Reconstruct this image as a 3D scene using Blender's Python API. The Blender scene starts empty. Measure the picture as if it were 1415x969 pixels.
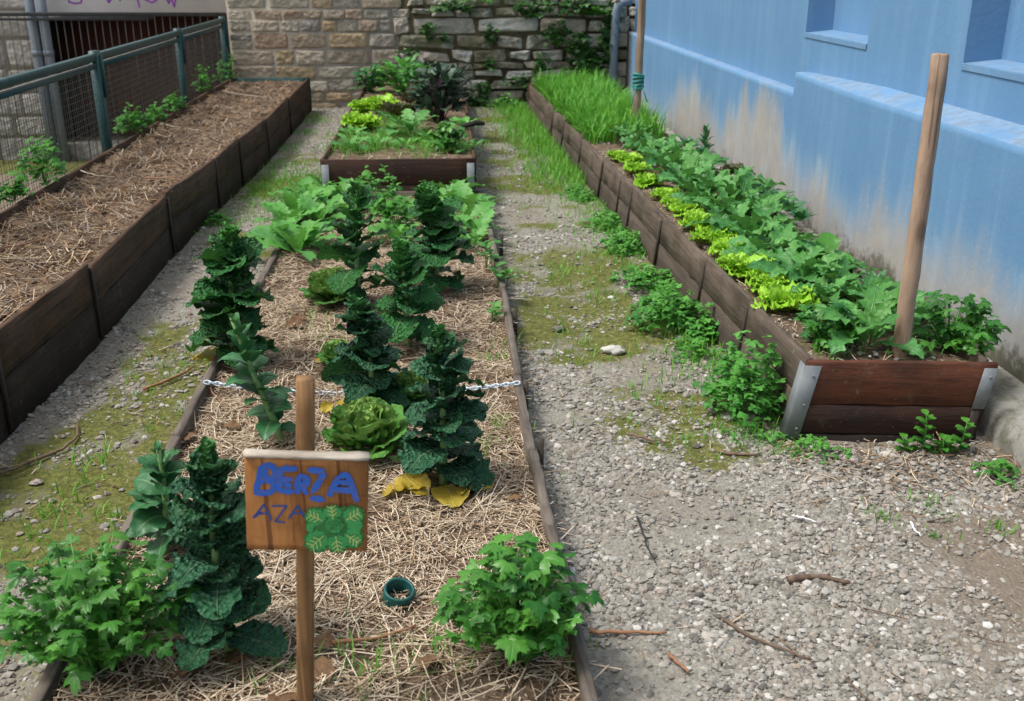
import bpy, math
import numpy as np
from math import sin, cos, pi, radians as R_

rng = np.random.default_rng(11)
U = lambda a, b, n=None: rng.uniform(a, b, n)
col = bpy.context.scene.collection
scene = bpy.context.scene

# ------------------------------------------------------------------ survey
# single-view survey of the garden: pixel of the photograph -> point on a known plane
F, CX, CY, H = 1413., 707.5, 484.5, 1.6
TH = math.atan(539.5 / F)
PS = math.atan(110.5 / F * cos(TH))
CR = np.array([cos(PS), -sin(PS), 0.])
CF = np.array([sin(PS) * cos(TH), cos(PS) * cos(TH), -sin(TH)])
CU = np.array([sin(PS) * sin(TH), cos(PS) * sin(TH), cos(TH)])
C0 = np.array([0, 0, H])
def ray(u, v): return CR * (u - CX) / F + CU * (CY - v) / F + CF
def PZ(u, v, z=0.): r = ray(u, v); return C0 + r * (z - H) / r[2]
def PX(u, v, x): r = ray(u, v); return C0 + r * x / r[0]
def PY(u, v, y): r = ray(u, v); return C0 + r * y / r[1]
def depth(p): return float((np.array(p) - C0) @ CF)

# ------------------------------------------------------------------ noise
def _h(ix, iy, iz, seed):
    n = (ix * 374761393 + iy * 668265263 + iz * 2147483647 + seed * 1274126177) & 0xffffffff
    n = ((n ^ (n >> 13)) * 1274126177) & 0xffffffff
    n = ((n ^ (n >> 16)) * 2246822519) & 0xffffffff
    return ((n ^ (n >> 15)) & 0xffffff) / float(0xffffff)
def vn(x, y, z=0., seed=0):
    x, y, z = np.broadcast_arrays(np.asarray(x, float), np.asarray(y, float), np.asarray(z, float))
    ix, iy, iz = [np.floor(a).astype(np.int64) for a in (x, y, z)]
    fx, fy, fz = x - ix, y - iy, z - iz
    fx, fy, fz = [f * f * (3 - 2 * f) for f in (fx, fy, fz)]
    r = 0
    for a in (0, 1):
        for b in (0, 1):
            for c in (0, 1):
                w = (fx if a else 1 - fx) * (fy if b else 1 - fy) * (fz if c else 1 - fz)
                r = r + w * _h(ix + a, iy + b, iz + c, seed)
    return r
def fbm(x, y, z=0., seed=0, o=4):
    r, a, t = 0, 1., 0
    for i in range(o):
        r = r + a * vn(x * 2 ** i, y * 2 ** i, np.asarray(z) * 2 ** i, seed + i * 7); t += a; a *= .5
    return r / t
def ss(a, b, x): t = np.clip((x - a) / (b - a), 0, 1); return t * t * (3 - 2 * t)

# ------------------------------------------------------------------ mesh builder
class MB:
    def __init__(s): s.v = []; s.d = []; s.f = {}; s.n = 0
    def add(s, v, faces, d=(0, 0, 0, 1)):
        v = np.asarray(v, float).reshape(-1, 3)
        s.v.append(v); s.d.append(np.broadcast_to(np.asarray(d, float), (len(v), 4)))
        if isinstance(faces, np.ndarray): faces = [faces]
        for f in faces:
            f = np.asarray(f, np.int64)
            if f.ndim == 1: f = f[None]
            s.f.setdefault(f.shape[1], []).append(f + s.n)
        s.n += len(v)
    def build(s, name, mat, parent=None, smooth=True, loc=None):
        v = np.concatenate(s.v); d = np.concatenate(s.d)
        if parent is not None: org = np.array(parent.get('_o', (0, 0, 0)))
        elif loc is not None: org = np.array(loc)
        else: org = np.array([(v[:, 0].min() + v[:, 0].max()) / 2, (v[:, 1].min() + v[:, 1].max()) / 2, v[:, 2].min()])
        v = v - org
        me = bpy.data.meshes.new(name)
        tot, st, li, c = [], [], [], 0
        for k, fl in s.f.items():
            a = np.concatenate(fl); li.append(a.ravel()); m = len(a)
            tot.append(np.full(m, k)); st.append(c + np.arange(m) * k); c += m * k
        li, st, tot = np.concatenate(li), np.concatenate(st), np.concatenate(tot)
        me.vertices.add(len(v)); me.loops.add(len(li)); me.polygons.add(len(st))
        me.vertices.foreach_set('co', v.ravel().astype(np.float32))
        me.loops.foreach_set('vertex_index', li.astype(np.int32))
        me.polygons.foreach_set('loop_start', st.astype(np.int32))
        me.polygons.foreach_set('use_smooth', np.full(len(st), smooth))
        at = me.attributes.new('Data', 'FLOAT_COLOR', 'POINT')
        at.data.foreach_set('color', d.ravel().astype(np.float32))
        me.update(calc_edges=True); me.validate()
        me.materials.append(mat)
        o = bpy.data.objects.new(name, me); col.objects.link(o)
        if parent is None: o.location = org
        else:
            o.parent = parent; o['_o'] = [float(x) for x in org]
        return o

def tag(o, label=None, cat=None, group=None, kind=None):
    if label: o['label'] = label
    if cat: o['category'] = cat
    if group: o['group'] = group
    if kind: o['kind'] = kind
    return o
def thing(name, label, cat, loc, group=None):
    o = bpy.data.objects.new(name, None); col.objects.link(o)
    o.location = [float(x) for x in loc]; o['_o'] = [float(x) for x in loc]
    o.empty_display_size = .1
    return tag(o, label, cat, group)
def dup(o, loc, rz=0., sc=1., label=None, group=None):
    c = o.copy(); col.objects.link(c); c.location = [float(x) for x in loc]; c.rotation_euler = (0, 0, rz); c.scale = (sc,) * 3
    if label: c['label'] = label
    if group: c['group'] = group
    for ch in list(o.children):
        d = ch.copy(); col.objects.link(d); d.parent = c
    return c

Zv = np.array([0, 0, 1.]); Xv = np.array([1., 0, 0]); Yv = np.array([0, 1., 0])
def nrm(a): a = np.asarray(a, float); return a / (np.linalg.norm(a) + 1e-12)

def beam(mb, p0, p1, a, b, wa, wb, ch=.004, seg=1, jit=0., d=(0, 0, 0, 1), shear=None):
    """chamfered bar from p0 to p1; a, b: unit vectors of its section"""
    p0, p1, a, b = [np.asarray(x, float) for x in (p0, p1, a, b)]
    ha, hb = wa / 2, wb / 2; ch = min(ch, ha * .6, hb * .6)
    q = [(ha, hb - ch), (ha - ch, hb), (-ha + ch, hb), (-ha, hb - ch), (-ha, -hb + ch), (-ha + ch, -hb), (ha - ch, -hb), (ha, -hb + ch)]
    vs = []
    for i in range(seg + 1):
        c = p0 + (p1 - p0) * i / seg
        for (x, y) in q:
            sh = 0 if shear is None else np.asarray(shear) * (y / hb)
            j = rng.normal(0, jit, 3) if jit else 0
            vs.append(c + a * x + b * y + sh + j)
    fs = [(i * 8 + k, i * 8 + (k + 1) % 8, i * 8 + 8 + (k + 1) % 8, i * 8 + 8 + k) for i in range(seg) for k in range(8)]
    n = seg * 8
    mb.add(vs, [np.array(fs), np.array([[7, 6, 5, 4, 3, 2, 1, 0]]), np.array([[n + k for k in range(8)]])], d)

def box(mb, lo, hi, ch=.003, d=(0, 0, 0, 1)):
    lo, hi = np.array(lo, float), np.array(hi, float); c = (lo + hi) / 2; s = hi - lo
    beam(mb, (c[0], lo[1], c[2]), (c[0], hi[1], c[2]), Xv, Zv, s[0], s[2], ch, 1, 0, d)

def tube(mb, pts, rad, n=8, d=(0, 0, 0, 1), cap=True):
    pts = np.asarray(pts, float); m = len(pts); rad = np.broadcast_to(np.asarray(rad, float), (m,))
    T = np.gradient(pts, axis=0); T /= np.linalg.norm(T, axis=1)[:, None] + 1e-12
    ref = Zv if abs(T[0] @ Zv) < .9 else Xv
    A = nrm(np.cross(ref, T[0])); vs = []
    for i in range(m):
        A = nrm(A - T[i] * (A @ T[i])); B = np.cross(T[i], A)
        for k in range(n):
            t = 2 * pi * k / n; vs.append(pts[i] + (A * cos(t) + B * sin(t)) * rad[i])
    fs = [(i * n + k, i * n + (k + 1) % n, (i + 1) * n + (k + 1) % n, (i + 1) * n + k) for i in range(m - 1) for k in range(n)]
    fl = [np.array(fs)]
    if cap: fl += [np.array([[k for k in range(n)][::-1]]), np.array([[(m - 1) * n + k for k in range(n)]])]
    mb.add(vs, fl, d)

def gridf(nt, ns):
    i, j = np.meshgrid(np.arange(nt - 1), np.arange(ns - 1), indexing='ij')
    a = (i * ns + j).ravel(); return np.stack([a, a + 1, a + ns + 1, a + ns], 1)
def sheet(mb, P, d):
    nt, ns = P.shape[:2]; mb.add(P.reshape(-1, 3), gridf(nt, ns), d if np.ndim(d) == 1 else np.asarray(d).reshape(-1, 4))

# ------------------------------------------------------------------ materials
def newmat(name):
    m = bpy.data.materials.new(name); m.use_nodes = True
    nt = m.node_tree; nt.nodes.clear()
    out = nt.nodes.new('ShaderNodeOutputMaterial'); b = nt.nodes.new('ShaderNodeBsdfPrincipled')
    nt.links.new(b.outputs[0], out.inputs[0]); return m, nt, b, out
class G:
    def __init__(s, nt): s.nt = nt
    def n(s, t, **k):
        x = s.nt.nodes.new('ShaderNode' + t)
        for a, v in k.items(): setattr(x, a, v)
        return x
    def l(s, a, b): s.nt.links.new(a, b)
    def val(s, sock, v):
        if hasattr(v, 'links') or isinstance(v, bpy.types.NodeSocket): s.l(v, sock)
        else:
            if isinstance(v, tuple) and len(v) == 3 and sock.type == 'RGBA': v = (*v, 1)
            sock.default_value = v
    def math(s, op, a, b=0., c=0., clamp=False):
        x = s.n('Math', operation=op, use_clamp=clamp)
        for i, v in enumerate((a, b, c)): s.val(x.inputs[i], v)
        return x.outputs[0]
    def mix(s, f, a, b, mode='MIX'):
        x = s.n('Mix', data_type='RGBA', blend_type=mode, clamp_factor=True)
        s.val(x.inputs[0], f); s.val(x.inputs[6], a); s.val(x.inputs[7], b); return x.outputs[2]
    def noise(s, vec, scale, detail=3., rough=.55, dist=0.):
        x = s.n('TexNoise'); x.inputs['Scale'].default_value = scale; x.inputs['Detail'].default_value = detail
        x.inputs['Roughness'].default_value = rough; x.inputs['Distortion'].default_value = dist
        if vec is not None: s.l(vec, x.inputs['Vector'])
        return x.outputs['Fac']
    def vor(s, vec, scale, feature='F1', out='Distance'):
        x = s.n('TexVoronoi', feature=feature); x.inputs['Scale'].default_value = scale
        if vec is not None: s.l(vec, x.inputs['Vector'])
        return x.outputs[out]
    def step(s, x, a, b):
        m = s.n('MapRange', interpolation_type='SMOOTHSTEP'); s.val(m.inputs[0], x)
        m.inputs[1].default_value = a; m.inputs[2].default_value = b; return m.outputs[0]
    def obj(s): return s.n('TexCoord').outputs['Object']
    def geo(s): return s.n('NewGeometry').outputs['Position']
    def mapv(s, vec, scale): 
        m = s.n('Mapping'); s.l(vec, m.inputs[0]); m.inputs['Scale'].default_value = scale; return m.outputs[0]
    def data(s):
        a = s.n('Attribute', attribute_name='Data'); c = s.n('SeparateColor'); s.l(a.outputs['Color'], c.inputs[0])
        return c.outputs[0], c.outputs[1], c.outputs[2], a.outputs['Alpha']
    def bump(s, h, strength, dist, bsdf):
        b = s.n('Bump'); b.inputs['Strength'].default_value = strength; b.inputs['Distance'].default_value = dist
        s.l(h, b.inputs['Height']); s.l(b.outputs[0], bsdf.inputs['Normal'])

def leafmat(name, dark, light, fresh, vein=(.2, .3, .12), rough=.45, crk=30., bump=.5, vstr=.6, trans=.25, dist=.004):
    m, nt, b, out = newmat(name); g = G(nt)
    t, s_, r, aux = g.data()
    sa = g.math('ABSOLUTE', g.math('SUBTRACT', s_, .5)); sa = g.math('MULTIPLY', sa, 2.)
    cv = g.n('CombineXYZ'); g.l(t, cv.inputs[0]); g.l(s_, cv.inputs[1]); g.l(g.math('MULTIPLY', r, 37.), cv.inputs[2])
    nz = g.noise(cv.outputs[0], 7., 3.)
    c = g.mix(g.math('ADD', g.math('MULTIPLY', r, .75), g.math('MULTIPLY', g.math('SUBTRACT', nz, .5), .9), clamp=True), dark, light)
    c = g.mix(aux, c, fresh)
    mid = g.math('SUBTRACT', 1., g.step(g.math('ADD', sa, g.math('MULTIPLY', t, .05)), .03, .11))
    ph = g.math('SUBTRACT', g.math('MULTIPLY', t, 8.), g.math('MULTIPLY', sa, 2.6))
    side = g.step(g.math('SINE', g.math('MULTIPLY', ph, 6.283)), .93, 1.)
    side = g.math('MULTIPLY', side, g.math('SUBTRACT', .8, g.math('MULTIPLY', sa, .7)))
    v = g.math('MAXIMUM', mid, g.math('MULTIPLY', side, .6))
    c = g.mix(g.math('MULTIPLY', v, vstr), c, vein)
    g.l(c, b.inputs['Base Color']); b.inputs['Roughness'].default_value = rough
    b.inputs['Specular IOR Level'].default_value = .35
    h = g.math('SUBTRACT', g.vor(g.geo(), crk), g.math('MULTIPLY', v, .5))
    g.bump(h, bump, dist, b)
    tr = g.n('BsdfTranslucent'); g.l(g.mix(.5, c, fresh), tr.inputs[0])
    mx = g.n('MixShader'); mx.inputs[0].default_value = trans
    g.l(b.outputs[0], mx.inputs[1]); g.l(tr.outputs[0], mx.inputs[2]); g.l(mx.outputs[0], out.inputs[0])
    return m

def woodmat(name, a, b_, wet, axis=1, rough=.75, fine=1., knots=0.):
    """a/b_: grain colours; Data.g = how damp-dark that plank is; Data.r = plank random"""
    m, nt, b, out = newmat(name); g = G(nt)
    r, dk, e, al = g.data()
    p = g.geo(); sc = [38. * fine] * 3; sc[axis] = 2.2
    off = g.n('VectorMath', operation='ADD'); g.l(p, off.inputs[0])
    cb = g.n('CombineXYZ'); g.l(g.math('MULTIPLY', r, 9.), cb.inputs[0]); g.l(g.math('MULTIPLY', r, 5.), cb.inputs[1]); g.l(cb.outputs[0], off.inputs[1])
    gr = g.noise(g.mapv(off.outputs[0], sc), 1., 5., .65, .6)
    bl = g.noise(off.outputs[0], 4., 4., .6)
    c = g.mix(g.step(gr, .3, .72), a, b_)
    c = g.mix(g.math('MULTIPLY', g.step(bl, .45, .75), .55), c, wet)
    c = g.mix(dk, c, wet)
    if knots:
        ks = [7.] * 3; ks[axis] = 3.2; kn = g.vor(g.mapv(off.outputs[0], ks), 1.)
        c = g.mix(g.math('MULTIPLY', g.math('SUBTRACT', 1., g.step(kn, .06, .2)), knots), c, wet)
        cr_ = [60.] * 3; cr_[axis] = 1.1; c = g.mix(g.math('MULTIPLY', g.step(g.noise(g.mapv(off.outputs[0], cr_), 1., 2.), .62, .68), .7), c, wet)
    sp = g.step(g.noise(p, 55., 2.), .68, .76)
    c = g.mix(g.math('MULTIPLY', sp, .25), c, (.3, .27, .22))
    st2 = g.step(g.noise(p, 18., 5., .7), .55, .72); c = g.mix(g.math('MULTIPLY', st2, .3), c, (.16, .13, .10) if axis != 2 else wet)
    g.l(c, b.inputs['Base Color']); b.inputs['Roughness'].default_value = rough; b.inputs['Specular IOR Level'].default_value = .25
    g.bump(g.math('ADD', gr, g.math('MULTIPLY', bl, .6)), .8, .006, b)
    return m

def plain(name, c1, c2, scale=30., rough=.7, metal=0., bump=.15, bd=.002, spec=.4):
    m, nt, b, out = newmat(name); g = G(nt)
    r, s_, e, al = g.data()
    n = g.noise(g.geo(), scale, 4.)
    f = g.math('ADD', g.math('MULTIPLY', g.step(n, .3, .7), .7), g.math('MULTIPLY', r, .45), clamp=True)
    g.l(g.mix(f, c1, c2), b.inputs['Base Color']); b.inputs['Roughness'].default_value = rough; b.inputs['Metallic'].default_value = metal
    b.inputs['Specular IOR Level'].default_value = spec
    if bump: g.bump(n, bump, bd, b)
    return m

def rndmat(name, cols, rough=.85, scale=60., bump=.3, bd=.002):
    """colour picked per piece from Data.r, nudged by noise"""
    m, nt, b, out = newmat(name); g = G(nt)
    r, s_, e, al = g.data()
    cr = g.n('ValToRGB'); el = cr.color_ramp.elements
    for i, c in enumerate(cols):
        p = i / (len(cols) - 1)
        if i == 0: x = el[0]; x.position = 0
        elif i == len(cols) - 1: x = el[-1]; x.position = 1
        else: x = el.new(p)
        x.color = (*c, 1)
    g.l(r, cr.inputs[0])
    n = g.noise(g.geo(), scale, 4., .6)
    k = g.math('ADD', .72, g.math('MULTIPLY', n, .56))
    cc = g.n('CombineColor'); [g.l(k, cc.inputs[i]) for i in range(3)]
    g.l(g.mix(1., cr.outputs[0], cc.outputs[0], 'MULTIPLY'), b.inputs['Base Color'])
    b.inputs['Roughness'].default_value = rough; b.inputs['Specular IOR Level'].default_value = .25
    if bump: g.bump(n, bump, bd, b)
    return m

M = {}
M['kale'] = leafmat('savoy_leaf', (.012, .062, .028), (.040, .150, .080), (.085, .29, .06), (.26, .38, .20), .42, 85., 1., .5, .12, .014)
M['kale2'] = leafmat('green_savoy_leaf', (.014, .085, .022), (.046, .21, .055), (.10, .35, .05), (.26, .40, .18), .42, 85., 1., .5, .15, .014)
M['smooth'] = leafmat('smooth_leaf', (.022, .105, .038), (.052, .19, .075), (.07, .22, .05), (.22, .34, .15), .4, 20., .15, .7, .15)
M['savoy'] = leafmat('cabbage_leaf', (.05, .19, .035), (.12, .32, .055), (.46, .62, .16), (.38, .52, .22), .45, 60., .9, .6, .2, .006)
M['celery'] = leafmat('celery_leaf', (.020, .115, .016), (.072, .26, .032), (.15, .40, .055), (.10, .28, .08), .35, 40., .3, .25, .25)
M['parsley'] = leafmat('parsley_leaf', (.03, .16, .02), (.08, .30, .035), (.16, .44, .05), (.1, .26, .07), .45, 60., .3, .2, .25)
M['mustard'] = leafmat('mustard_leaf', (.018, .12, .024), (.095, .31, .085), (.18, .44, .08), (.25, .42, .20), .42, 50., .9, .5, .2)
M['turnip'] = leafmat('turnip_leaf', (.04, .19, .035), (.115, .37, .085), (.19, .48, .07), (.22, .38, .16), .45, 35., .4, .5, .25)
M['lettuce'] = leafmat('lettuce_leaf', (.20, .47, .02), (.34, .66, .035), (.50, .78, .08), (.5, .7, .2), .4, 60., .5, .3, .3)
M['redlett'] = leafmat('red_lettuce_leaf', (.035, .02, .01), (.075, .045, .015), (.08, .12, .03), (.1, .1, .05), .5, 60., .5, .2, .2)
M['chard'] = leafmat('purple_leaf', (.018, .06, .028), (.07, .17, .075), (.06, .035, .06), (.22, .16, .2), .4, 40., .4, .5, .15)
M['weed'] = leafmat('weed_leaf', (.035, .16, .025), (.10, .35, .05), (.18, .48, .06), (.1, .25, .07), .5, 50., .2, .15, .25)
M['ivy'] = leafmat('ivy_leaf', (.015, .055, .012), (.04, .13, .025), (.08, .2, .03), (.1, .2, .07), .45, 40., .2, .2, .15)
M['grass'] = leafmat('grass_blade', (.04, .20, .012), (.115, .43, .03), (.22, .48, .06), (.12, .28, .05), .5, 20., .0, .1, .3)
M['yellow'] = leafmat('yellowed_leaf', (.38, .26, .03), (.55, .42, .05), (.25, .3, .05), (.5, .45, .15), .5, 60., .5, .4, .2)
M['dry'] = leafmat('dry_leaf', (.13, .07, .035), (.27, .16, .08), (.3, .2, .1), (.3, .2, .12), .8, 60., .8, .3, .05)
M['stem'] = plain('leaf_stem', (.16, .30, .09), (.26, .40, .16), 40., .5)
M['stalk'] = plain('green_stalk', (.07, .24, .035), (.13, .34, .07), 40., .45)
M['pstalk'] = plain('purple_stalk', (.08, .02, .05), (.14, .05, .08), 40., .45)
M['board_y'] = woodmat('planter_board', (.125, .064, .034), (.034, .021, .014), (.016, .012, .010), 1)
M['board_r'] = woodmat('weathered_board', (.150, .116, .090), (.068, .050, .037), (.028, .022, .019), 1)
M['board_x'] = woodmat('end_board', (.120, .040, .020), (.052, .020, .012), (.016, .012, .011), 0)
M['edge'] = woodmat('edging_board', (.20, .165, .135), (.085, .066, .054), (.045, .036, .03), 1)
M['edge_x'] = woodmat('edging_board_across', (.17, .13, .11), (.07, .055, .045), (.03, .025, .022), 0)
M['pole'] = woodmat('round_pole_wood', (.44, .315, .225), (.25, .165, .115), (.12, .08, .058), 2, .8, .8, .75)
M['signpost'] = woodmat('sign_post_wood', (.34, .19, .085), (.20, .105, .045), (.10, .05, .025), 2, .75, 1., .5)
M['signboard'] = woodmat('sign_board_wood', (.40, .18, .06), (.22, .085, .025), (.085, .028, .010), 2, .6, .6, .4)
M['signcap'] = woodmat('sign_cap_wood', (.50, .45, .38), (.33, .27, .21), (.12, .08, .06), 0)
def paintmat(name, a, b_, wood, k):
    m, nt, b, out = newmat(name); g = G(nt); p = g.geo()
    br = g.noise(g.mapv(p, (25., 25., 260.)), 1., 4., .6); c = g.mix(g.noise(p, 60., 3.), a, b_)
    c = g.mix(g.math('MULTIPLY', g.step(br, .50, .70), k), c, wood); g.l(c, b.inputs['Base Color']); b.inputs['Roughness'].default_value = .65; g.bump(br, .3, .001, b); return m
M['bluepaint'] = paintmat('blue_paint', (.010, .085, .44), (.03, .15, .62), (.20, .10, .06), .6)
M['navypaint'] = plain('navy_ink', (.015, .05, .24), (.03, .08, .32), 90., .6)
M['gdark'] = paintmat('dark_green_paint', (.012, .12, .03), (.03, .22, .05), (.10, .10, .03), .4)
M['gmid'] = paintmat('green_paint', (.02, .22, .06), (.07, .42, .12), (.03, .14, .04), .6)
M['gvein'] = plain('pale_vein_paint', (.38, .52, .14), (.5, .6, .22), 80., .55)
M['galv'] = plain('galvanised_steel', (.17, .185, .195), (.25, .27, .28), 14., .65, .2)
M['iron'] = plain('dark_iron', (.03, .024, .02), (.06, .045, .035), 60., .7, .2)
M['teal'] = plain('green_fence_paint', (.009, .050, .052), (.018, .075, .074), 12., .45)
M['tealtop'] = plain('fence_cap', (.16, .17, .155), (.22, .22, .2), 20., .6)
M['wire'] = plain('fence_wire', (.10, .11, .10), (.16, .16, .145), 20., .5, .4)
M['pipe'] = plain('grey_pipe', (.16, .20, .245), (.22, .26, .30), 6., .5)
M['rust'] = plain('rust_door', (.075, .018, .008), (.035, .010, .006), 3., .8)
M['white'] = plain('white_plaster', (.74, .74, .80), (.82, .81, .86), 5., .85)
M['purple'] = plain('purple_paint', (.20, .035, .36), (.26, .05, .42), 30., .6)
M['grey'] = plain('grey_rail', (.035, .037, .04), (.06, .062, .066), 10., .55)
M['dark'] = plain('dark_void', (.012, .011, .010), (.02, .018, .016), 5., .9)
M['conc'] = None
M['straw'] = rndmat('straw', [(.15, .088, .055), (.42, .29, .185), (.66, .51, .355), (.80, .68, .52), (.52, .41, .30)], .75, 80., .2)
M['brownstraw'] = rndmat('old_straw', [(.09, .055, .034), (.26, .155, .085), (.45, .295, .16), (.70, .56, .41), (.34, .27, .20), (.45, .39, .33)], .8, 80., .2)
M['gravel'] = rndmat('gravel_stone', [(.10, .09, .077), (.225, .208, .18), (.33, .307, .27), (.21, .18, .15), (.365, .345, .31), (.26, .243, .213), (.32, .265, .22), (.54, .52, .485)], .9, 120., .3)
M['clod'] = rndmat('compost_clod', [(.06, .04, .028), (.14, .095, .065), (.23, .16, .11), (.13, .105, .09)], .95, 60., .5)
M['stick'] = plain('dead_stick', (.10, .062, .042), (.21, .14, .095), 70., .85, bump=.5)
M['palestalk'] = plain('pale_stalk', (.42, .36, .28), (.55, .49, .40), 60., .8)
M['redstick'] = plain('reddish_stick', (.23, .10, .05), (.34, .18, .10), 60., .75)
M['blackstick'] = plain('black_stick', (.015, .015, .016), (.03, .03, .03), 60., .6)
M['plastic'] = plain('white_plastic', (.7, .72, .75), (.8, .8, .82), 20., .4)
M['greenpipe'] = plain('green_plastic', (.008, .075, .07), (.015, .11, .10), 30., .4)
M['chain'] = plain('pale_chain', (.55, .66, .78), (.70, .78, .86), 60., .4)
M['cyan'] = plain('green_twine', (.02, .20, .18), (.04, .28, .25), 60., .6)

def soilmat(name, c1, c2, c3):
    m, nt, b, out = newmat(name); g = G(nt); p = g.geo()
    n1, n2 = g.noise(p, 9., 5., .65), g.noise(p, 90., 4., .65)
    c = g.mix(g.step(n1, .35, .65), c1, c2); c = g.mix(g.step(n2, .5, .72), c, c3)
    g.l(c, b.inputs['Base Color']); b.inputs['Roughness'].default_value = .95; b.inputs['Specular IOR Level'].default_value = .15
    g.bump(g.math('ADD', n2, n1), .7, .008, b); return m
M['soil'] = soilmat('bed_soil', (.10, .068, .045), (.17, .122, .085), (.30, .22, .15))
M['compost'] = soilmat('compost', (.10, .066, .046), (.19, .13, .085), (.30, .21, .135))

def groundmat():
    m, nt, b, out = newmat('gravel_ground'); g = G(nt); p = g.geo()
    moss, soil, gr, al = g.data()
    n1, n2, n3 = g.noise(p, 3., 4.), g.noise(p, 40., 5., .7), g.noise(p, 160., 3., .7)
    v = g.vor(p, 75., 'F1', 'Color'); vs = g.n('SeparateColor'); g.l(v, vs.inputs[0])
    c = g.mix(g.step(n2, .3, .7), (.155, .138, .11), (.30, .275, .23))
    c = g.mix(g.math('MULTIPLY', vs.outputs[0], .6), c, (.37, .35, .31))
    c = g.mix(g.math('MULTIPLY', g.step(n3, .5, .7), .4), c, (.09, .08, .065))
    c = g.mix(g.math('MULTIPLY', soil, .85), c, g.mix(n2, (.12, .088, .064), (.24, .19, .145)))
    mc = g.mix(g.step(n2, .35, .65), (.065, .075, .010), (.165, .165, .042))
    c = g.mix(g.math('MULTIPLY', moss, .6), c, g.mix(n2, (.12, .10, .075), (.24, .215, .17)))
    mm = g.math('ADD', moss, g.math('MULTIPLY', g.math('SUBTRACT', g.math('ADD', g.math('MULTIPLY', n2, .6), g.math('MULTIPLY', g.noise(p, 13., 5., .7), .4)), .5), 2.6)); mm = g.step(mm, .15, .95)
    c = g.mix(g.math('MULTIPLY', mm, .92), c, mc)
    g.l(c, b.inputs['Base Color']); b.inputs['Roughness'].default_value = .95; b.inputs['Specular IOR Level'].default_value = .15
    g.bump(g.math('ADD', g.vor(p, 75.), g.math('MULTIPLY', n3, .6)), .8, .006, b); return m
M['ground'] = groundmat()

def concmat(name, moss=.6):
    m, nt, b, out = newmat(name); g = G(nt); p = g.geo()
    n1, n2 = g.noise(p, 5., 5., .6), g.noise(p, 60., 4., .7)
    c = g.mix(n1, (.20, .19, .165), (.36, .345, .31)); c = g.mix(g.math('MULTIPLY', g.step(n2, .5, .7), .5), c, (.12, .11, .095))
    c = g.mix(g.math('MULTIPLY', g.step(g.noise(p, 9., 5., .65), .46, .62), moss), c, (.06, .058, .025))
    g.l(c, b.inputs['Base Color']); b.inputs['Roughness'].default_value = .92; g.bump(g.math('ADD', n1, n2), .5, .01, b); return m
M['conc'] = concmat('mossy_concrete')

def bluemat():
    m, nt, b, out = newmat('blue_plaster'); g = G(nt); p = g.geo()
    st, mo, ed, al = g.data()
    nb, nf = g.noise(p, 1.7, 6., .65), g.noise(p, 45., 4., .6)
    drip = g.noise(g.mapv(p, (9., 9., .7)), 1., 4., .6)
    c = g.mix(nb, (.10, .222, .405), (.155, .30, .475))
    c = g.mix(g.math('MULTIPLY', g.step(drip, .45, .75), .16), c, (.27, .47, .68))
    c = g.mix(g.math('MULTIPLY', g.step(nf, .62, .75), .14), c, (.36, .45, .55)); c = g.mix(g.math('MULTIPLY', g.step(g.noise(p, 3.1, 6., .7), .52, .72), .16), c, (.10, .21, .36))
    c = g.mix(g.math('MULTIPLY', g.step(g.math('ADD', al, g.math('MULTIPLY', g.math('SUBTRACT', drip, .5), .8)), .1, .9), .5), c, (.30, .40, .48))
    sn = g.math('ADD', st, g.math('MULTIPLY', g.math('SUBTRACT', g.math('ADD', g.math('MULTIPLY', drip, .45), g.math('MULTIPLY', g.noise(p, 5., 5., .7), .55)), .5), 1.15))
    c = g.mix(g.math('MULTIPLY', g.step(sn, .0, 1.05), .95), c, g.mix(g.noise(p, 7., 5., .65), (.27, .248, .222), (.45, .422, .385)))
    ch = g.step(g.noise(p, 26., 6., .75), .60, .64); c = g.mix(g.math('MULTIPLY', g.math('MULTIPLY', ch, g.step(st, .02, .4)), .75), c, (.42, .40, .37))
    bl2 = g.step(g.noise(g.mapv(p, (5., 5., 1.2)), 1., 5., .6), .5, .75); c = g.mix(g.math('MULTIPLY', g.math('MULTIPLY', bl2, g.step(st, .0, .15)), .35), c, (.42, .52, .60))
    mn = g.math('ADD', mo, g.math('MULTIPLY', g.math('SUBTRACT', g.noise(p, 22., 5., .65), .5), 1.2))
    c = g.mix(g.math('MULTIPLY', g.step(mn, .35, .8), .85), c, (.085, .08, .045))
    c = g.mix(g.math('MULTIPLY', g.math('MULTIPLY', ed, g.step(g.noise(p, 6., 5.), .3, .6)), .62), c, g.mix(g.step(g.noise(p, 16., 5., .7), .4, .65), (.23, .32, .43), (.20, .22, .23)))  # ledge and sill tops: sky light painted in as a paler tone, plus grime
    g.l(c, b.inputs['Base Color']); b.inputs['Roughness'].default_value = .8; b.inputs['Specular IOR Level'].default_value = .2
    g.bump(g.math('ADD', nf, g.math('MULTIPLY', nb, 3.)), .18, .01, b); return m
M['blue'] = bluemat()

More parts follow.
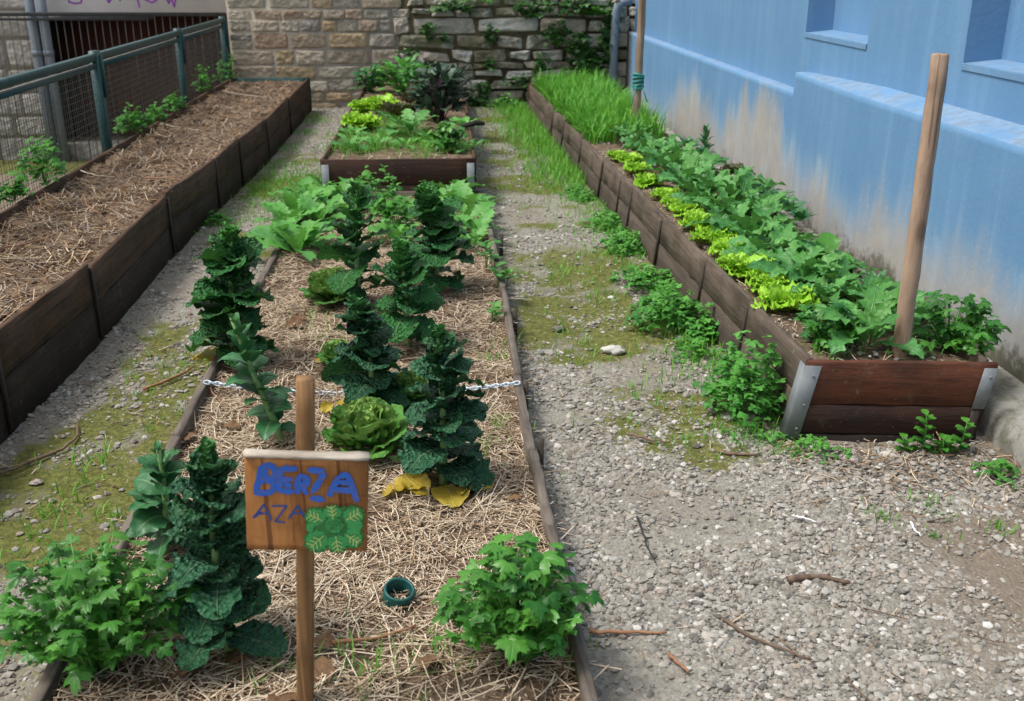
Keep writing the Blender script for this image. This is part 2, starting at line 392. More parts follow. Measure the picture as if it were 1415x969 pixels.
def stonemat(name, cols, moss=0.):
    m = rndmat(name, cols, .92, 22., 1., .03); nt = m.node_tree; g = G(nt)
    b = [x for x in nt.nodes if x.type == 'BSDF_PRINCIPLED'][0]; src = b.inputs['Base Color'].links[0].from_socket
    p = g.geo(); d = g.data()
    c = g.mix(g.math('MULTIPLY', g.step(g.noise(p, 50., 5., .7), .5, .7), .35), src, (.10, .09, .08))
    mk = g.step(g.math('ADD', g.noise(p, 5., 5., .65), g.math('MULTIPLY', d[1], .35)), .66, .84)
    c = g.mix(g.math('MULTIPLY', mk, .7 if moss else .2), c, (.075, .075, .02) if moss else (.09, .08, .065))
    g.l(c, b.inputs['Base Color']); return m
M['ashlar'] = stonemat('squared_stone', [(.44, .385, .30), (.31, .28, .24), (.50, .36, .20), (.27, .255, .24), (.48, .42, .33), (.38, .265, .19), (.55, .48, .38)])
M['pier'] = stonemat('pale_pier_stone', [(.40, .39, .36), (.48, .46, .43), (.36, .35, .33), (.52, .50, .46)])
M['rubble'] = stonemat('rough_stone', [(.48, .45, .40), (.38, .34, .28), (.54, .52, .47), (.42, .35, .27), (.60, .57, .52)], 1.)
M['mortar'] = soilmat('lime_mortar', (.36, .325, .275), (.44, .40, .34), (.27, .24, .20))
M['joint'] = soilmat('mossy_joint', (.03, .028, .018), (.07, .062, .035), (.10, .09, .05))

# ------------------------------------------------------------------ plant generators
def profile(kind, t):
    if kind == 'kale':
        w = np.sin(pi * np.clip((t - .04) / .96, 0, 1) ** .95) ** .5; w = np.maximum(w, .09 * (t < .5)); return np.where(t > .99, .22, w)
    if kind == 'broad': return np.maximum(np.sin(pi * np.clip(t, 0, 1) ** .85) ** .8, .07 * (t < .4))
    if kind == 'lobed':
        w = np.sin(pi * np.clip((t - .12) / .88, 0, 1) ** 1.25) ** .75
        return np.maximum(w * (1 + .32 * np.sin(2 * pi * 6 * t + .6)), .06 * (t < .9))
    if kind == 'spoon':
        w = np.sin(pi * np.clip((t - .3) / .7, 0, 1) ** .9) ** .7; return np.maximum(w, .07 * (t < .6))
    if kind == 'fan': return np.maximum(np.sin(pi * np.clip(t, 0, 1) ** 1.5 * .93) ** .7, .15)
    return np.sin(pi * t)

def leaf(mb, org, az, e0, e1, L, W, kind='kale', nt=13, ns=9, cup=.12, ruf=.1, rufn=4., crk=0., twist=0., rnd=None, aux=0., pw=1.2):
    t = np.linspace(0, 1, nt); t = 1 - (1 - t) ** 1.35; s = np.linspace(-1, 1, ns)
    a = e0 + (e1 - e0) * t ** pw; ds = L * np.diff(t)
    r = np.concatenate([[0], np.cumsum(np.cos(a[:-1]) * ds)]); z = np.concatenate([[0], np.cumsum(np.sin(a[:-1]) * ds)])
    D = np.array([cos(az), sin(az), 0]); S = np.array([-sin(az), cos(az), 0])
    c = np.asarray(org) + r[:, None] * D + z[:, None] * Zv
    N = -np.sin(a)[:, None] * D + np.cos(a)[:, None] * Zv
    S = np.broadcast_to(S, N.shape)
    if twist: S, N = S * cos(twist) + N * sin(twist), N * cos(twist) - S * sin(twist)
    w = profile(kind, t) * W / 2
    rnd = U(0, 1) if rnd is None else rnd
    ss_, tt = np.meshgrid(s, t)
    wv = w[:, None] * (1 + .05 * np.sin(tt * 61 + rnd * 70) * np.abs(ss_) ** 3 + .08 * np.sin(tt * 23 + rnd * 40 + np.sign(ss_) * 2) * np.abs(ss_))
    ph = rnd * 50 + np.sign(ss_) * 1.7
    off = cup * np.abs(wv) * ss_ ** 2 + ruf * wv * np.abs(ss_) ** 2.2 * np.sin(2 * pi * rufn * tt + ph)
    if crk: off = off + crk * (vn(tt * L / .018 + rnd * 91, ss_ * W / .036 + rnd * 17, 0., 5) - .5) * np.minimum(1, np.abs(ss_) * 3)
    P = c[:, None] + S[:, None] * (wv * ss_)[..., None] + N[:, None] * off[..., None]
    d = np.stack([tt, ss_ * .5 + .5, np.full_like(tt, rnd), np.full_like(tt, aux)], -1)
    sheet(mb, P, d); return c

def fan(mb, org, az, e, size, roll=0., rnd=None, aux=0., n=21, spread=115., droop=.5, fold=.25, lob=.55, per=72.):
    """one three-lobed, toothed leaflet"""
    rnd = U(0, 1) if rnd is None else rnd
    ph = np.radians(np.linspace(-spread, spread, n))
    rr = size * ((1 - lob * .8) + lob * .8 * np.abs(np.cos(ph * 90 / per * 2)) ** .9) * (1 + .13 * np.cos(ph * 360 / 19. + rnd * 3)) * (1 - .09 * np.abs(ph))
    D = np.array([cos(az) * cos(e), sin(az) * cos(e), sin(e)]); S = np.array([-sin(az), cos(az), 0]); N = np.cross(D, S)
    S, N = S * cos(roll) + N * sin(roll), N * cos(roll) - S * sin(roll)
    vs = [np.asarray(org)]; dd = [(0, .5, rnd, aux)]
    for q in (.55, 1.):
        x, y = np.cos(ph) * rr * q, np.sin(ph) * rr * q
        z = fold * np.abs(y) - droop * (x * x + y * y) / size + .05 * size * np.sin(ph * 5 + rnd * 9) * q
        vs.append(np.asarray(org) + x[:, None] * D + y[:, None] * S + z[:, None] * N)
        dd += [(q, .5 + .5 * sin(p) * q, rnd, aux) for p in ph]
    v = np.concatenate([np.atleast_2d(a) for a in vs]); i = np.arange(n - 1)
    mb.add(v, [np.stack([np.zeros_like(i), 1 + i, 2 + i], 1), np.stack([1 + i, 1 + n + i, 2 + n + i, 2 + i], 1)], np.array(dd))

def blades(mb, pos, L, W, az, e0, e1, nseg=4, aux=None):
    N = len(pos); k = nseg + 1; t = np.linspace(0, 1, k)
    a = e0[:, None] + (e1 - e0)[:, None] * t[None] ** 1.3; ds = L[:, None] / nseg
    r = np.concatenate([np.zeros((N, 1)), np.cumsum(np.cos(a[:, :-1]) * ds, 1)], 1); z = np.concatenate([np.zeros((N, 1)), np.cumsum(np.sin(a[:, :-1]) * ds, 1)], 1)
    D = np.stack([np.cos(az), np.sin(az), 0 * az], 1); S = np.stack([-np.sin(az), np.cos(az), 0 * az], 1)
    c = pos[:, None] + r[..., None] * D[:, None] + z[..., None] * Zv
    w = W[:, None] * (1 - t[None] ** 1.8) * .5 + .0002
    P = np.stack([c - S[:, None] * w[..., None], c + S[:, None] * w[..., None]], 2)
    base = (np.arange(N) * k * 2)[:, None, None]; i = (np.arange(nseg) * 2)[None, :, None]
    f = (base + i + np.array([0, 1, 3, 2])).reshape(-1, 4)
    rnd = U(0, 1, N); ax = np.zeros(N) if aux is None else aux
    d = np.zeros((N, k, 2, 4)); d[..., 0] = t[None, :, None]; d[..., 1] = [0.2, .8]; d[..., 2] = rnd[:, None, None]; d[..., 3] = ax[:, None, None]
    mb.add(P.reshape(-1, 3), f, d.reshape(-1, 4))

def icos():
    p = (1 + 5 ** .5) / 2
    v = np.array([(-1, p, 0), (1, p, 0), (-1, -p, 0), (1, -p, 0), (0, -1, p), (0, 1, p), (0, -1, -p), (0, 1, -p), (p, 0, -1), (p, 0, 1), (-p, 0, -1), (-p, 0, 1)]) / 1.9
    f = np.array([(0, 11, 5), (0, 5, 1), (0, 1, 7), (0, 7, 10), (0, 10, 11), (1, 5, 9), (5, 11, 4), (11, 10, 2), (10, 7, 6), (7, 1, 8), (3, 9, 4), (3, 4, 2), (3, 2, 6), (3, 6, 8), (3, 8, 9), (4, 9, 5), (2, 4, 11), (6, 2, 10), (8, 6, 7), (9, 8, 1)])
    return v, f
def rotm(N):
    q = rng.normal(size=(N, 4)); q /= np.linalg.norm(q, axis=1)[:, None]; w, x, y, z = q.T
    return np.stack([1 - 2 * (y * y + z * z), 2 * (x * y - z * w), 2 * (x * z + y * w), 2 * (x * y + z * w), 1 - 2 * (x * x + z * z), 2 * (y * z - x * w), 2 * (x * z - y * w), 2 * (y * z + x * w), 1 - 2 * (x * x + y * y)], 1).reshape(-1, 3, 3)
def pebbles(mb, pos, size, flat=.6):
    v0, f0 = icos(); N = len(pos); 
    v = v0[None] * (1 + U(-.28, .28, (N, 12, 1))) * U(.6, 1.15, (N, 1, 3))
    v = np.einsum('nij,nkj->nki', rotm(N), v) * size[:, None, None]; v[..., 2] *= flat
    v += pos[:, None]
    f = (f0[None] + (np.arange(N) * 12)[:, None, None]).reshape(-1, 3)
    d = np.zeros((N, 12, 4)); d[..., 0] = U(0, 1, N)[:, None]; d[..., 1] = U(0, 1, N)[:, None]
    mb.add(v.reshape(-1, 3), f, d.reshape(-1, 4))
def straws(mb, pos, L, W, tilt=.25, bend=.25):
    N = len(pos); k = 4; t = np.linspace(-.5, .5, k)
    az = U(0, 2 * pi, N); tl = rng.normal(0, tilt, N); cv = rng.normal(0, bend, N)
    D = np.stack([np.cos(az) * np.cos(tl), np.sin(az) * np.cos(tl), np.sin(tl)], 1); S = np.stack([-np.sin(az), np.cos(az), 0 * az], 1); Nn = np.cross(D, S)
    c = pos[:, None] + D[:, None] * (t[None] * L[:, None])[..., None] + (S * .8 + Nn * .4)[:, None] * ((t[None] ** 2) * L[:, None] * cv[:, None])[..., None]
    P = []
    for q in range(3):
        an = 2 * pi * q / 3 + .5
        P.append(c + (S * cos(an) + Nn * sin(an) * .7)[:, None] * (W[:, None, None] / 2))
    P = np.stack(P, 2)
    base = (np.arange(N) * k * 3)[:, None]; f = []
    for i in range(k - 1):
        for q in range(3): f.append(base + np.array([i * 3 + q, i * 3 + (q + 1) % 3, i * 3 + 3 + (q + 1) % 3, i * 3 + 3 + q]))
    f = np.stack(f, 1).reshape(-1, 4)
    d = np.zeros((N, k, 3, 4)); d[..., 0] = U(0, 1, N)[:, None, None]
    mb.add(P.reshape(-1, 3), f, d.reshape(-1, 4))

GA = 2.39996
def kale(buv, tuv, wpx, label, name='kale_plant', mat='kale', n=46, z0=.085, kind='kale', crk=.013, ruf=.17, yellow=0, wr=.88, ns=11, nt=15, group=None, fresh=.8, skip=.1, cat='kale'):
    b = PZ(*buv, z0); tp = PY(*tuv, b[1]); h = tp[2] - z0; w = wpx * depth((b + tp) / 2) / F
    root = thing(name, label, cat, b, group)
    top = np.array([tp[0], b[1] + U(-.02, .04), tp[2] - .03])
    q = np.linspace(0, 1, 9); ctl = b + (top - b) * q[:, None]; ctl[:, 0] += np.sin(q * pi) * U(-.02, .02); ctl[0, 2] -= .03
    st = MB(); tube(st, ctl, np.interp(q, [0, 1], [.014, .006]), 8, (U(0, 1), 0, 0, 1)); st.build('stem', M['stem'], root)
    fo = MB()
    n = int(n * 1.08)
    for i in range(n):
        k = (i + .5) / n; hq = skip + (1 - skip) * k ** .92
        p = np.array([np.interp(hq, q, ctl[:, j]) for j in range(3)])
        az = i * GA + U(-.5, .5)
        e0 = R_(np.interp(k, [0, .5, .85, 1], [12, 48, 68, 84])) + rng.normal(0, .17)
        e1 = e0 - R_(np.interp(k, [0, .5, 1], [62, 70, 40])) + rng.normal(0, .25)
        L = w * np.interp(k, [0, .25, .7, .9, 1], [.56, .56, .42, .23, .12]) * U(.68, 1.2)
        if kind != 'kale': L *= 1.1
        ax = np.clip((k - .78) / .22, 0, 1) * fresh + U(0, .16)
        leaf(fo, p, az, e0, e1, L, L * wr * U(.85, 1.12), kind, nt, ns, U(.05, .25), ruf, U(3.2, 5), crk, rng.normal(0, .28), None, ax)
    fo.build('foliage', M[mat], root)
    for i in range(yellow):
        y = MB(); az = U(0, 2 * pi); leaf(y, b + np.array([cos(az) * .03, sin(az) * .03, .02]), az, .25, -.5, w * .5, w * .42, 'kale', 12, 9, .1, .14, 4, .006)
        o = y.build('yellow_leaf', M['yellow'], root); o['label'] = 'yellowed leaf lying at the foot'
    return root

def cabbage(buv, rpx, label, mat='savoy', hearts=.8, z0=.08, group=None):
    b = PZ(*buv, z0); r = rpx * depth(b) / F
    root = thing('savoy_cabbage', label, 'cabbage', b, group)
    hd, ol = MB(), MB()
    for i in range(26):
        k = i / 25.; az = i * GA
        tgt = hd if k > .45 else ol
        e0 = R_(np.interp(k, [0, .45, 1], [12, 52, 84])); e1 = R_(np.interp(k, [0, .4, .7, 1], [-8, 62, 125, 175]))
        L = r * np.interp(k, [0, .45, 1], [1.25, 1.25, 1.05]) * U(.92, 1.08)
        p = b + np.array([cos(az), sin(az), 0]) * r * np.interp(k, [0, 1], [.16, .03]) + Zv * (.02 + .03 * k)
        leaf(tgt, p, az, e0, e1, L, L * 1.1, 'kale', 15, 13, -.25 if k > .4 else .1, .13, 4.5, .012, U(-.15, .15), None, np.clip((k - .35) * 1.5, 0, 1) * hearts)
    hd.build('head', M[mat], root); ol.build('outer_leaves', M[mat], root); return root

def rosette(mb, n, L, W, kind, e_in=78, e_out=20, curl=50, ruf=.2, rufn=5, nt=14, ns=9, cup=.1, crk=.006, auxin=.6, r0=.015, tw=.3, z=0.):
    for i in range(n):
        k = i / max(1, n - 1); az = i * GA + U(-.25, .25)
        e0 = R_(np.interp(k, [0, 1], [e_out, e_in])) + U(-.12, .12); e1 = e0 - R_(curl * U(.6, 1.3))
        l = L * np.interp(k, [0, .5, 1], [1, .95, .55]) * U(.85, 1.15)
        leaf(mb, np.array([cos(az) * r0, sin(az) * r0, z]), az, e0, e1, l, W * l / L * U(.85, 1.15), kind, nt, ns, cup, ruf, rufn, crk, U(-tw, tw), None, k * auxin + U(0, .15), 1.4)

def bush(fo, st, r, h, n, size, stems=10, low=.15, per=72., lob=.55, nn=15, aux=.0, flat=1., sr=.0022):
    for i in range(n):
        a = U(0, 2 * pi); zz = U(low, 1) ** .8; rr = (1 - zz ** 2.2) ** .5 * U(.45, 1.03) ** .6
        wob = 1 + .30 * sin(a * 3 + r * 90) + .2 * sin(a * 5 + h * 70) + .12 * rng.normal()
        p = np.array([cos(a) * rr * r * wob, sin(a) * rr * r * wob, zz * h * (1 + .3 * sin(a * 3 + r * 50)) * U(.7, 1.1)])
        if rr < .5 and zz < .5: p[2] = h * U(.6, 1)
        fan(fo, p, a + U(-.9, .9), U(-.2, .8) * (1 - .2 * zz), size * U(.65, 1.2), U(-.5, .5), None, np.clip(aux + (zz - .6) * .6 + U(-.1, .25), 0, 1), nn, per * 1.6, U(.2, .7), U(.1, .35), lob, per)
        if st is not None and i % max(1, n // stems) == 0:
            m = p * np.array([.45, .45, .6]); tube(st, [p * np.array([.12, .12, 0]) - Zv * .01, m, p], [sr, sr * .8, sr * .5], 5, (U(0, 1), 0, 0, 1))

def celery(buv, wpx, hpx, label, n=46, size=.042, z0=.08, name='celery_plant', mat='celery', cat='celery', group=None, lob=.5):
    """upright stalks, each with opposite pairs of toothed leaflets"""
    b = PZ(*buv, z0); dp = depth(b); r = wpx * dp / F / 2; h = hpx * dp / F
    root = thing(name, label, cat, b, group); fo, st = MB(), MB()
    for i in range(n):
        k = i / n; az = U(0, 2 * pi)
        out = r * (U(.08, 1.0) ** .7) * (1.3 if U(0, 1) < .14 else 1.); hh = h * np.interp(out / r, [0, .5, 1], [1., .9, .6]) * U(.35, 1.12)
        p0 = b + np.array([cos(az), sin(az), 0]) * U(.005, .03) - Zv * .01
        p3 = b + np.array([cos(az) * out, sin(az) * out, hh])
        p1 = p0 + np.array([cos(az) * out * .25, sin(az) * out * .25, hh * .5]); p2 = p0 + np.array([cos(az) * out * .6, sin(az) * out * .6, hh * .85])
        tube(st, [p0, p1, p2, p3], [.0042, .0034, .0022, .0012], 5, (U(0, 1), 0, 0, 1))
        ax = np.clip(U(-.2, .5), 0, 1); rn = U(0, 1)
        fan(fo, p3, az, U(-.45, .5), size * U(.6, 1.35), U(-.5, .5), rn, ax, 29, 118, U(.2, .6), U(0, .22), lob + .12)
        for s_ in (-1, 1):
            for (q, sz) in ((p3 * .55 + p2 * .45, .82), (p2, .72)):
                if U(0, 1) < .95: fan(fo, q + rng.normal(0, .007, 3), az + s_ * U(.6, 1.5), U(-.4, .6), size * sz * U(.8, 1.15), U(-.4, .4), rn, ax, 21, 112, U(.3, .7), U(.1, .3), lob)
        if U(0, 1) < .5: fan(fo, p1, az + U(-1, 1), .3, size * .6, 0, rn, ax, 17)
    st.build('stalks', M['stalk'], root); fo.build('foliage', M[mat], root); return root
# ================================================================== SETTING
RPX = lambda y: np.interp(y, [2, 3.2, 4.7, 7.2, 11.5, 12.2], [1.29, 1.275, 1.24, 1.16, 1.058, 1.04])   # outer face of the right bed
LPX = lambda y: np.interp(y, [1, 3.5, 4.4, 5.8, 7, 8.8, 12.2], [-1.57, -1.555, -1.525, -1.53, -1.49, -1.42, -1.41])
WALLY = 12.2
def moss_mask(x, y):
    n = fbm(x * 1.8, y * 1.8, 0, 3, 4)
    lf = ss(-1.48, -1.22, x + (n - .5) * .5) * np.interp(y, [0, 4.8, 5.6, 6.8, 7.2, 8.3, 9, 12], [1.2, 1.15, .8, .6, 1.1, 1.0, .5, .3])
    rt = np.exp(-((x - np.interp(y, [3, 4, 6, 9, 12], [.95, .78, .72, .7, .7])) / .40) ** 2) * np.interp(y, [2.4, 2.9, 3.3, 4, 4.6, 6, 9, 12], [0, .7, 1.3, 1.1, 1.6, 1.5, 1.3, 1.1])
    rt = np.maximum(rt, ss(.95, 1.15, x) * ss(3.0, 3.6, y) * .8)
    rt = np.where(x > 1.35, 0, rt)
    m = np.where(x < -.4, lf, rt)
    n2 = fbm(x * 9, y * 9, 0, 93, 3); return np.clip(m * (.15 + 1.1 * ss(.33, .66, n)) * (.45 + 1.0 * ss(.3, .65, n2)), 0, 1)
def soil_mask(x, y):
    n = fbm(x * 2.5, y * 2.5, 0, 31, 4)
    a = ss(.9, 1.6, x) * ss(3.2, 2.6, y) * ss(.42, .62, n)
    a = np.maximum(a, ss(1.15, 1.4, x) * ss(2.65, 2.95, y) * ss(3.4, 3.1, y) * .8)
    a = np.maximum(a, ss(11.0, 11.8, y) * .8 * (x > .3))
    return np.clip(np.maximum(a, .35 * ss(.5, .7, n)), 0, 1)
def gz(x, y): return (fbm(x * 3, y * 3, 0, 9, 3) - .5) * .03
def in_bed(x, y):
    a = (x > -.935) & (x < .325) & (y > 1.70) & (y < 7.0)
    a |= (x > -.81) & (x < .30) & (y > 6.9)
    a |= (x < LPX(y) + .005) | ((x > RPX(y) - .03) & (y > 3.14) & (x < 1.95)) | (x > 1.95)
    return a

# ground: one sheet out to the horizon, dropping to the sunken yard on the left, rising to the terrace behind the wall
xs = np.unique(np.concatenate([np.linspace(-80, -3, 18), [-2.62, -2.43, -2.415], np.arange(-2.40, 2.4, .02), np.linspace(2.45, 80, 16)]))
ys = np.unique(np.concatenate([np.linspace(-60, 1.0, 14), np.arange(1.05, 12.3, .022), [12.36, 12.38, 12.5], np.linspace(13, 110, 14)]))
gx, gy = np.meshgrid(xs, ys)
g0 = gz(gx, gy) + (fbm(gx * 26, gy * 26, 0, 4, 2) - .5) * .012 * (np.abs(gx) < 2.4)
g0 = np.where(gx < -2.41, -.75 + (fbm(gx, gy, 0, 2, 3) - .5) * .05, g0)
g0 = np.where((gy > 12.37) & (gx > -2.3), 1.14 + (fbm(gx * 2, gy * 2, 0, 12, 3) - .5) * .1, g0)
gm = np.zeros(gx.shape + (4,)); gm[..., 0] = np.where(gy > 12.37, .9, moss_mask(gx, gy)); gm[..., 1] = np.where(gx < -2.41, 1., soil_mask(gx, gy)); gm[..., 3] = 1
mb = MB(); mb.add(np.stack([gx, gy, g0], -1).reshape(-1, 3), gridf(len(ys), len(xs)), gm.reshape(-1, 4))
tag(mb.build('ground', M['ground'], loc=(0, 0, 0)), kind='structure')

# loose gravel: stones lying on the ground
def scatter(n, x0, x1, y0, y1, smin, smax, keep):
    x, y = U(x0, x1, n), U(y0, y1, n)
    k = ~in_bed(x, y) & (U(0, 1, n) < keep(x, y)); x, y = x[k], y[k]
    s = smin * (smax / smin) ** (U(0, 1, len(x)) ** 2.3)
    return np.stack([x, y, gz(x, y) + s * .18], 1), s
kp = lambda x, y: np.clip(1.05 - .85 * moss_mask(x, y) - .75 * soil_mask(x, y), .05, 1) * (.14 + .86 * ss(.38, .56, fbm(x * 2.6, y * 2.6, 0, 44, 4)))
mb = MB()
for a in [(62000, .3, 2.0, 1.2, 3.3, .0032, .0145), (20000, .3, 1.3, 3.3, 5.2, .004, .016), (13000, .28, 1.25, 5.2, 12.2, .007, .018),
          (20000, -1.6, -.9, 1.6, 5.0, .0038, .016), (13000, -1.56, -.75, 5, 12.2, .007, .018)]:
    p, s = scatter(*a, kp); pebbles(mb, p, s)
tag(mb.build('gravel', M['gravel'], smooth=False, loc=(0, 0, 0)), kind='stuff')

# short grass along the paths
def grass_at(uvz, n, spread, L, mb, w=.004, zof=0., e=(50, 95)):
    for (u, v, z, k) in uvz:
        c = PZ(u, v, z); m = int(n * k); a = U(0, 2 * pi, m); r = np.abs(rng.normal(0, 1, m)) * spread * k ** .5
        p = np.stack([c[0] + np.cos(a) * r, c[1] + np.sin(a) * r * 1.4, np.full(m, z + zof)], 1)
        l = L * U(.4, 1.3, m); e0 = np.radians(U(*e, m)); blades(mb, p, l, w * U(.6, 1.3, m), U(0, 2 * pi, m), e0, e0 - U(.2, 1.6, m), 4, U(0, .7, m))
mb = MB()
def grass_field(n, f, L, w):
    x, y = U(-1.6, 1.3, n), U(1.8, 12.1, n); k = ~in_bed(x, y) & (U(0, 1, n) < f(x, y)); x, y = x[k], y[k]; m = len(x)
    e0 = np.radians(U(40, 95, m)); blades(mb, np.stack([x, y, gz(x, y)], 1), L * U(.4, 1.3, m), w * U(.6, 1.3, m), U(0, 2 * pi, m), e0, e0 - U(.2, 1.4, m), 3, U(0, .9, m))
tuft = lambda x, y: ss(.56, .66, fbm(x * 5, y * 5, 0, 71, 3))
edge = lambda x, y: RPX(y) - x
def gf(x, y):
    n = fbm(x * 3, y * 3, 0, 61, 3)
    a = np.exp(-(edge(x, y) / np.interp(y, [3, 5, 7, 8, 11, 12], [.26, .27, .26, .36, .34, .3])) ** 2) * np.interp(y, [3, 3.4, 5, 6.8, 7.6, 12], [.7, 1.2, 1.2, 1.0, 1, 1]) * ss(.25, .5, n) * (x > .3) * (y > 3.05)
    b = ss(-1.5, -1.25, x) * (x < -.5) * np.exp(-((y - 7.7) / .75) ** 2) * 1.2
    c = (x < LPX(y) + .25) * (x < -.5) * ss(5.5, 6.5, y) * ss(.45, .6, n) * .5
    return np.clip(np.maximum.reduce([a, b, c, .02 * moss_mask(x, y), tuft(x, y) * moss_mask(x, y) * .4]), 0, 1)
grass_field(80000, gf, .055, .0045)
lush = lambda x, y: (x > .3) * ss(7.2, 8, y) * np.exp(-((edge(x, y) - .02) / .27) ** 2)
grass_field(105000, lush, .12, .0058)
grass_at([(1215, 715, 0, .5), (1280, 700, 0, .8), (1290, 745, 0, .35), (1380, 730, 0, .5), (1100, 630, 0, 1.2), (1060, 610, 0, 1), (1000, 600, 0, .8)], 90, .05, .035, mb, .003)
tag(mb.build('grass', M['grass'], loc=(0, 0, 0)), kind='stuff')

# ------------------------------------------------------------------ stone wall at the back
def stonework(mb, x0, x1, z0, z1, y, rh, sw, gap, bulge, rag, face=-1.):
    z = z0; X0, X1 = x0, x1
    while z < z1 - .02:
        h = min(U(*rh), z1 - z); jn = .30 * (vn(z * 4.3, 0., 0., 55) - .5)
        if X1 < 0 and X0 > -3: x1 = X1 + jn
        if X1 > 2: x0 = X0 + jn
        x = x0
        while x < x1 - .02:
            w = U(*sw) * (1.25 if h > (rh[0] + rh[1]) / 2 else .9)
            if x1 - x - w < sw[0] * .7: w = x1 - x
            hh = [(x, x + w, z, z + h)]
            if w < .26 and h > .16 and U(0, 1) < .3: f = U(.4, .6); hh = [(x, x + w, z, z + h * f), (x, x + w, z + h * f, z + h)]
            for (a, b, c, d) in hh:
                a += gap * U(.3, .7); b -= gap * U(.3, .7); c += gap * U(.3, .7); d -= gap * U(.3, .7)
                s, t = np.meshgrid(np.linspace(-1, 1, 25), np.linspace(-1, 1, 17))
                co = rng.normal(0, rag, (4, 2))
                w4 = [(1 - s) * (1 - t) / 4, (1 + s) * (1 - t) / 4, (1 + s) * (1 + t) / 4, (1 - s) * (1 + t) / 4]
                px = (a + b) / 2 + (b - a) / 2 * s * (1 - .05 * t ** 4) + sum(w4[i] * co[i, 0] for i in range(4))
                pz = (c + d) / 2 + (d - c) / 2 * t * (1 - .05 * s ** 4) + sum(w4[i] * co[i, 1] for i in range(4))
                k = np.maximum(np.abs(s), np.abs(t)); bl = bulge * U(.5, 1.35)
                k = k + (fbm(px * 22, pz * 22, 0, 77, 3) - .5) * .16 * (k > .6); dep = bl * (1 - np.clip(k, 0, 1) ** 9) + (fbm(px * 7, pz * 11, z, 5, 5) - .5) * bulge * 2.4 * (1 - np.clip(k, 0, 1) ** 6) + (fbm(px * 34, pz * 34, 0, 8, 3) - .5) * .016 - .02 * (np.maximum(np.abs(s), np.abs(t)) > .99)
                P = np.stack([px, y + face * dep, pz], -1)
                dd = np.zeros(P.shape[:2] + (4,)); dd[..., 0] = U(0, 1); dd[..., 1] = U(0, 1)
                sheet(mb, P, dd)
            x += w
        z += h
wall = thing('stone_wall', 'back wall of squared tan and grey blocks with a lower mossy rubble half', 'wall', (0.1, WALLY + .1, 0))
mb = MB(); stonework(mb, -2.30, -.40, -.1, 2.7, WALLY, (.11, .19), (.17, .42), .009, .017, .006); mb.build('squared_stonework', M['ashlar'], wall)
mb = MB(); stonework(mb, -.39, 2.7, -.1, 1.2, WALLY, (.08, .21), (.16, .60), .016, .042, .016); mb.build('rubble_stonework', M['rubble'], wall)
mb = MB(); box(mb, (-2.30, WALLY, -.8), (-.40, WALLY + .16, 2.7)); mb.build('mortar_backing', M['mortar'], wall)
mb = MB(); box(mb, (-.395, WALLY + .003, -.1), (2.7, WALLY + .15, 1.19)); mb.build('mossy_joints', M['joint'], wall)
mb = MB(); box(mb, (-2.30, WALLY + .165, -.8), (-2.05, WALLY + 2.2, 2.7), .01); mb.build('return_wall', M['mortar'], wall)

# ------------------------------------------------------------------ blue building on the right
XU = 2.30
bb = thing('blue_building', 'pale blue rendered building with blind window niches and a stained plinth', 'building', (4.5, 5, 0))
def niche_from(uf, vf, un, vn_): a, b = PX(uf, vf, XU), PX(un, vn_, XU); return b[1], a[1], (a[2] + b[2]) / 2
n1 = niche_from(1113, 48, 1198, 65); n2 = niche_from(1332, 78, 1415, 100); n2 = (n2[1] - 1.0, n2[1], n2[2])
zs_ = (n1[2] + n2[2]) / 2; ND = .17; ZT = 2.55
ysp = [-6, -.4, .55, n2[0], n2[1], n1[0], n1[1], 8.3, 9.3, WALLY - .012]; zsp = [.80, zs_, ZT, 5.2]
mb = MB(); mn = MB()
def wq(m, p, nu=12, nv=12, d=(0, 0, 0, 0)):
    a, b, c, e = [np.array(q, float) for q in p]; s, t = np.meshgrid(np.linspace(0, 1, nu), np.linspace(0, 1, nv))
    s, t = s[..., None], t[..., None]; sheet(m, (1 - s) * (1 - t) * a + s * (1 - t) * b + s * t * c + (1 - s) * t * e, d)
for i in range(len(ysp) - 1):
    for j in range(3):
        y0, y1, z0, z1 = ysp[i], ysp[i + 1], zsp[j], zsp[j + 1]
        if j == 1 and i in (1, 3, 5):
            xi = XU + ND
            nn = MB()
            wq(nn, [(xi, y1, z0 + .01), (xi, y0, z0 + .01), (xi, y0, z1), (xi, y1, z1)]); wq(nn, [(XU, y1, z0), (xi, y1, z0 + .01), (xi, y1, z1), (XU, y1, z1)])
            wq(nn, [(xi, y0, z0 + .01), (XU, y0, z0), (XU, y0, z1), (xi, y0, z1)]); wq(nn, [(XU, y1, z1), (xi, y1, z1), (xi, y0, z1), (XU, y0, z1)])
            o = nn.build('window_niche', M['blue'], bb)
            sl = MB(); wq(sl, [(XU - .006, y1, z0 - .003), (XU - .006, y0, z0 - .003), (xi, y0, z0 + .012), (xi, y1, z0 + .012)], d=(0, 0, .75, 0))
            wq(sl, [(XU - .006, y1, z0 - .03), (XU - .006, y0, z0 - .03), (XU - .006, y0, z0 - .003), (XU - .006, y1, z0 - .003)], d=(0, 0, .3, 0)); sl.build('sill', M['blue'], o)
        else: wq(mb, [(XU, y1, z0), (XU, y0, z0), (XU, y0, z1), (XU, y1, z1)])
mb.build('facade', M['blue'], bb)
mb = MB(); box(mb, (XU + .25, -6, -.1), (XU + 6, WALLY - .02, 5.2), d=(0, 0, 0, 0)); mb.build('building_body', M['blue'], bb)
yy = np.unique(np.concatenate([np.linspace(-6, 1.5, 20), np.arange(1.5, 6.2, .03), np.arange(6.2, 6.5, .01), np.arange(6.5, WALLY - .01, .035), [WALLY - .012]]))
